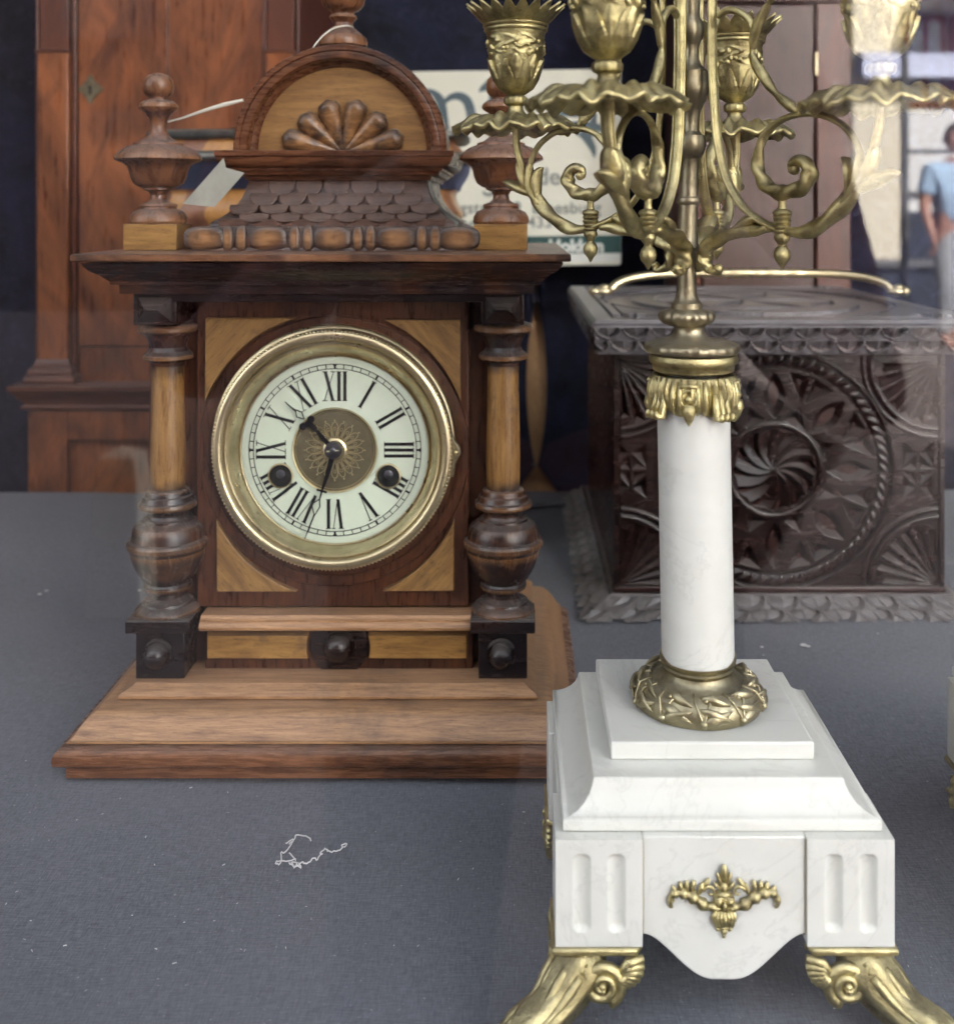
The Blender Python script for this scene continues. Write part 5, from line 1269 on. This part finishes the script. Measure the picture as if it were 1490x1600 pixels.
for i in range(4): window(h2, -5+2.1*i, -4+2.1*i, GZ+3.0, GZ+4.5, fm=dk, gm=dglz)
for i in range(3): window(h2, -4.8+2.7*i, -3.0+2.7*i, GZ+.6, GZ+2.2, fm=dk, gm=dglz)
lp = thing('street_pole', 'thin dark street pole mirrored at the right of the pane', 'pole', (X(1413, 9.5), 2*GY-9.5, GZ))
MB().lathe([(.07, GZ), (.07, GZ+.1), (.038, GZ+.15), (.034, 1.45), (.001, 1.47)], X(1413, 9.5), 2*GY-9.5, 12).build('pole', metp, lp)
MB().tube([(X(1413, 9.5), 2*GY-9.5, Z(236, 9.5)), (X(1500, 9.5), 2*GY-9.5, Z(236, 9.5))], .02, 8).build('crossbar', metp, lp)
# parked crates and clutter low behind the man
ct = thing('market_table', 'dark street stall table with navy goods, mirrored at the far right', 'table', (X(1440, 10.5), 2*GY-10.5, GZ))
MB().box(X(1340, 10.5), X(1560, 10.5), 2*GY-11, 2*GY-10.3, GZ+.02, GZ+.55).build('cloth', dk, ct, bevel=.02)
MB().box(X(1350, 10.5), X(1560, 10.5), 2*GY-11, 2*GY-10.25, GZ+.56, GZ+.62).build('table_top', metp, ct, bevel=.01)

bo = thing('streak_post', 'made-up pale post, added for a pale streak mirrored at the left', 'added post', (X(190, 3.0), 2*GY-3.0, GZ))  # invented post, put in only for its pale reflection on the pane
MB().sq([(.075, GZ), (.062, GZ+.36), (.05, GZ+.43), (.01, GZ+.45)], X(190, 3.0), 2*GY-3.0).build('shaft', cream, bo, bevel=.006)
# ---- people
skin = plain('skin', (.42, .22, .17), .5, var=.05); hair = plain('brown_hair', (.06, .04, .03), .8); bshirt = plain('light_blue_shirt', (.38, .52, .72), .85, var=.04)
trs = plain('grey_trousers', (.30, .31, .34), .85, var=.05); shoe = plain('dark_shoe', (.03, .03, .03), .5); pinkm = plain('dusty_pink_knit', (.30,.12,.14), .9, var=.08); dkt = plain('dark_plum_top', (.022, .014, .02), .9, var=.1); jeans = plain('dark_jeans', (.012, .014, .025), .9)
def skinmesh(name, mat, par, verts, edges, sub=2):
    keys = list(verts); me = bpy.data.meshes.new(name); o = ORG[par.name]
    me.from_pydata([tuple(Vector(verts[q][0])-o) for q in keys], [(keys.index(a), keys.index(b)) for a, b in edges], [])
    ob = bpy.data.objects.new(name, me); C.objects.link(ob); ob.parent = par; ORG[ob.name] = o
    me.materials.append(mat); ob.modifiers.new('skin', 'SKIN').use_smooth_shade = True
    if not me.skin_vertices:
        bpy.context.view_layer.objects.active = ob; ob.select_set(True); bpy.ops.mesh.customdata_skin_add()
    for i, q in enumerate(keys):
        r = verts[q][1]; me.skin_vertices[0].data[i].radius = (r, r) if not hasattr(r, '__len__') else r
        me.skin_vertices[0].data[i].use_root = (i == 0)
    s_ = ob.modifiers.new('sub', 'SUBSURF'); s_.levels = sub; s_.render_levels = sub
    return ob
def head(par, c, f, s_=1.0, hr=None):      # c centre, f facing direction (unit, xy)
    f = Vector(f).normalized(); a = math.atan2(f.x, -f.y)*-1; rot = Matrix.Rotation(math.atan2(f.y, f.x)+pi/2, 3, 'Z'); c = Vector(c)
    g = MB(); q = lambda x, y, z: tuple(c+rot @ Vector((x*s_, y*s_, z*s_)))
    E = lambda x, y, z, rx, ry, rz: g.ell(q(x, y, z), (rx*s_, ry*s_, rz*s_), 20, rot)
    def hd(u, v):
        t = -pi/2+pi*v; th = 2*pi*u; rx = .076*math.cos(t); ry = .096*math.cos(t); z = .118*math.sin(t)
        x = rx*math.cos(th); y = ry*math.sin(th)
        if z < 0: x *= 1+z*1.9*.9; y = y*(1+z*1.4)-(.010*(-z/.118) if y < 0 else -.0)
        if y < 0: y += .012*math.exp(-((z-.008)/.018)**2)*math.exp(-((abs(x)-.03)/.016)**2)
        return q(x, y, z)
    g.surf(hd, 48, 32, True)
    g.tube([q(0, -.090, .012), q(0, -.104, -.012), q(0, -.112, -.030), q(0, -.098, -.038)], [.007, .010, .014, .008], 10)
    for s in (-1, 1): E(s*.078, .004, -.005, .010, .018, .030)
    E(0, -.092, -.060, .024, .008, .005); E(0, -.090, -.070, .020, .008, .006)
    hd_ = g.build('head', skin, par, smooth=180)
    e = MB()
    for s in (-1, 1): e.ell(q(s*.031, -.083, .006), (.012*s_, .010*s_, .008*s_), 10, rot)
    e.build('eye', shoe, hd_, smooth=180)
    hm = MB()
    def hf(u, v):
        t = -.35+(pi/2+.35)*v; th = 2*pi*u; x = .084*math.cos(t)*math.cos(th); y = .104*math.cos(t)*math.sin(th)+.006; z = .126*math.sin(t)
        if y < -.03: z = max(z, .062-(.0 if y < -.06 else .02)); 
        return q(x, y, z)
    hm.surf(hf, 40, 18, True).build('hair', hr or hair, hd_, smooth=180)
def hand(verts, edges, pre, w, d, up_, k_=1.0):   # palm and five bent fingers from wrist point w along d
    w, d, up_ = Vector(w), Vector(d).normalized(), Vector(up_).normalized(); s = d.cross(up_).normalized()
    verts[pre+'palm'] = (tuple(w+d*.05*k_), (.020*k_, .012*k_)); edges.append((pre+'wrist', pre+'palm'))
    for i, L in enumerate((.070, .078, .072, .058)):
        o = s*(i-1.5)*.019*k_
        a = pre+'f%d' % i
        verts[a+'a'] = (tuple(w+d*.088*k_+o), .0095*k_); verts[a+'b'] = (tuple(w+d*(.088+L*.5)*k_+o-up_*.012*k_), .0085*k_); verts[a+'c'] = (tuple(w+d*(.088+L*.85)*k_+o-up_*.038*k_), .007*k_)
        edges += [(pre+'palm', a+'a'), (a+'a', a+'b'), (a+'b', a+'c')]
    verts[pre+'ta'] = (tuple(w+d*.045*k_-s*.036*k_-up_*.008*k_), .011*k_); verts[pre+'tb'] = (tuple(w+d*.078*k_-s*.052*k_-up_*.02*k_), .009*k_)
    edges += [(pre+'palm', pre+'ta'), (pre+'ta', pre+'tb')]
# the passer-by in a light blue shirt, walking away to the right
DV = 8.7; mx, my = X(1490, DV), 2*GY-DV
man = thing('person', 'man in light blue shirt and grey trousers walking past, mirrored at the right edge', 'person', (mx, my, GZ))
B = lambda x, y, z: (mx+x, my+y, GZ+z)
vv = {'pel': (B(0, 0, .95), .13), 'bel': (B(0, 0, 1.12), .135), 'che': (B(0, -.02, 1.32), (.17, .125)), 'nek': (B(0, -.01, 1.48), .075), 'ns': (B(0, .0, 1.55), .055),
      'ls': (B(-.19, 0, 1.41), .075), 'le': (B(-.25, .03, 1.13), .045), 'L_wrist': (B(-.22, .14, .90), .030), 'rs': (B(.19, 0, 1.41), .075), 're': (B(.26, -.06, 1.14), .045), 'R_wrist': (B(.27, .0, .90), .030),
      'lh': (B(-.09, 0, .90), .10), 'lk': (B(-.10, .12, .52), .065), 'la': (B(-.10, .04, .10), .042), 'lt': (B(-.10, .22, .05), .035), 'rh': (B(.09, 0, .90), .10), 'rk': (B(.10, -.02, .50), .065), 'ra': (B(.10, -.28, .13), .042), 'rt': (B(.10, -.16, .04), .035)}
ee = [('pel', 'bel'), ('bel', 'che'), ('che', 'nek'), ('nek', 'ns'), ('che', 'ls'), ('ls', 'le'), ('le', 'L_wrist'), ('che', 'rs'), ('rs', 're'), ('re', 'R_wrist'), ('pel', 'lh'), ('lh', 'lk'), ('lk', 'la'), ('la', 'lt'), ('pel', 'rh'), ('rh', 'rk'), ('rk', 'ra'), ('ra', 'rt')]
hand(vv, ee, 'L_', vv['L_wrist'][0], (.05, .15, -1), (1, 0, 0)); hand(vv, ee, 'R_', vv['R_wrist'][0], (0, .1, -1), (-1, 0, 0))
skinmesh('body', skin, man, vv, ee)
g_ = lambda keys, e, d: ({q: (vv[q][0], (vv[q][1]+d) if not hasattr(vv[q][1], '__len__') else tuple(a+d for a in vv[q][1])) for q in keys}, e)
sh_v, sh_e = g_(['pel', 'bel', 'che', 'nek', 'ls', 'rs'], [('pel', 'bel'), ('bel', 'che'), ('che', 'nek'), ('che', 'ls'), ('che', 'rs')], .022)
sh_v['le'] = (tuple(Vector(vv['ls'][0]).lerp(Vector(vv['le'][0]), .75)), .070); sh_v['re'] = (tuple(Vector(vv['rs'][0]).lerp(Vector(vv['re'][0]), .75)), .070); sh_e += [('ls', 'le'), ('rs', 're')]
skinmesh('shirt', bshirt, man, sh_v, sh_e)
tr_v, tr_e = g_(['pel', 'bel', 'lh', 'lk', 'la', 'rh', 'rk', 'ra'], [('bel', 'pel'), ('pel', 'lh'), ('lh', 'lk'), ('lk', 'la'), ('pel', 'rh'), ('rh', 'rk'), ('rk', 'ra')], .018); tr_v['bel'] = (tuple(Vector(tr_v['bel'][0])-Vector((0, 0, .08))), .14); skinmesh('trousers', trs, man, tr_v, tr_e)
head(man, B(0, .02, 1.68), (-.5, .85, 0))
# the photographer, arms raised to the phone in front of the chest
ph_ = thing('person', 'photographer in a dark top with dusty pink sleeves raising a phone, mirrored', 'person', (0.02, -.34, GZ))
B = lambda x, y, z: (.02+x, -.34+y, z)
vv = {'pel': (B(0, -.06, -.25), .20), 'bel': (B(0, -.04, -.08), .20), 'che': (B(0, -.05, .20), (.21, .14)), 'nek': (B(0, -.03, .36), .075), 'ns': (B(0, 0, .44), .055),
      'ls': (B(-.18, -.03, .27), .052), 'le': (B(-.33, .05, -.16), .036), 'L_wrist': (B(-.10, .245, .02), .032), 'rs': (B(.175, -.03, .27), .052), 're': (B(.315, .04, -.20), .036), 'R_wrist': (B(.10, .245, .0), .032),
      'lh': (B(-.10, -.06, -.32), .11), 'lk': (B(-.12, -.02, -.66), .075), 'la': (B(-.13, -.07, -1.01), .045), 'lt': (B(-.14, .10, -1.06), .035), 'rh': (B(.10, -.06, -.32), .11), 'rk': (B(.12, -.02, -.66), .075), 'ra': (B(.13, -.07, -1.01), .045), 'rt': (B(.14, .10, -1.06), .035)}
ee = [('pel', 'bel'), ('bel', 'che'), ('che', 'nek'), ('nek', 'ns'), ('che', 'ls'), ('ls', 'le'), ('le', 'L_wrist'), ('che', 'rs'), ('rs', 're'), ('re', 'R_wrist'), ('pel', 'lh'), ('lh', 'lk'), ('lk', 'la'), ('la', 'lt'), ('pel', 'rh'), ('rh', 'rk'), ('rk', 'ra'), ('ra', 'rt')]
hand(vv, ee, 'L_', vv['L_wrist'][0], (.75, .62, .05), (-.3, -1, 0), .85); hand(vv, ee, 'R_', vv['R_wrist'][0], (-.75, .62, .05), (.3, -1, 0), .85)
skinmesh('body', skin, ph_, vv, ee)
vv['bel'] = (vv['bel'][0], .185); vv['pel'] = (vv['pel'][0], .18)
to_v, to_e = g_(['pel', 'bel', 'che', 'nek', 'ls', 'rs'], [('pel', 'bel'), ('bel', 'che'), ('che', 'nek'), ('che', 'ls'), ('che', 'rs')], .020); skinmesh('top', dkt, ph_, to_v, to_e)
for s_, q in (('l', 'L_'), ('r', 'R_')):
    sv = {'a': (vv[s_+'s'][0], .082), 'b': (vv[s_+'e'][0], .046), 'c': (tuple(Vector(vv[s_+'e'][0]).lerp(Vector(vv[q+'wrist'][0]), .7)), .040)}
    skinmesh('sleeve', pinkm, ph_, sv, [('a', 'b'), ('b', 'c')])
tr_v, tr_e = g_(['pel', 'lh', 'lk', 'la', 'rh', 'rk', 'ra'], [('pel', 'lh'), ('lh', 'lk'), ('lk', 'la'), ('pel', 'rh'), ('rh', 'rk'), ('rk', 'ra')], .022); tr_v['pel'] = (tr_v['pel'][0], .19); skinmesh('trousers', jeans, ph_, tr_v, tr_e)
head(ph_, B(0, .03, .57), (0, 1, 0))
phn = thing('phone', 'dark phone held up in both hands by the photographer', 'phone', (.03, -.014, -.05))
cse = MB().box(-.045, .105, -.018, -.008, -.060, .015).build('phone_body', M['black'], phn, bevel=.004)
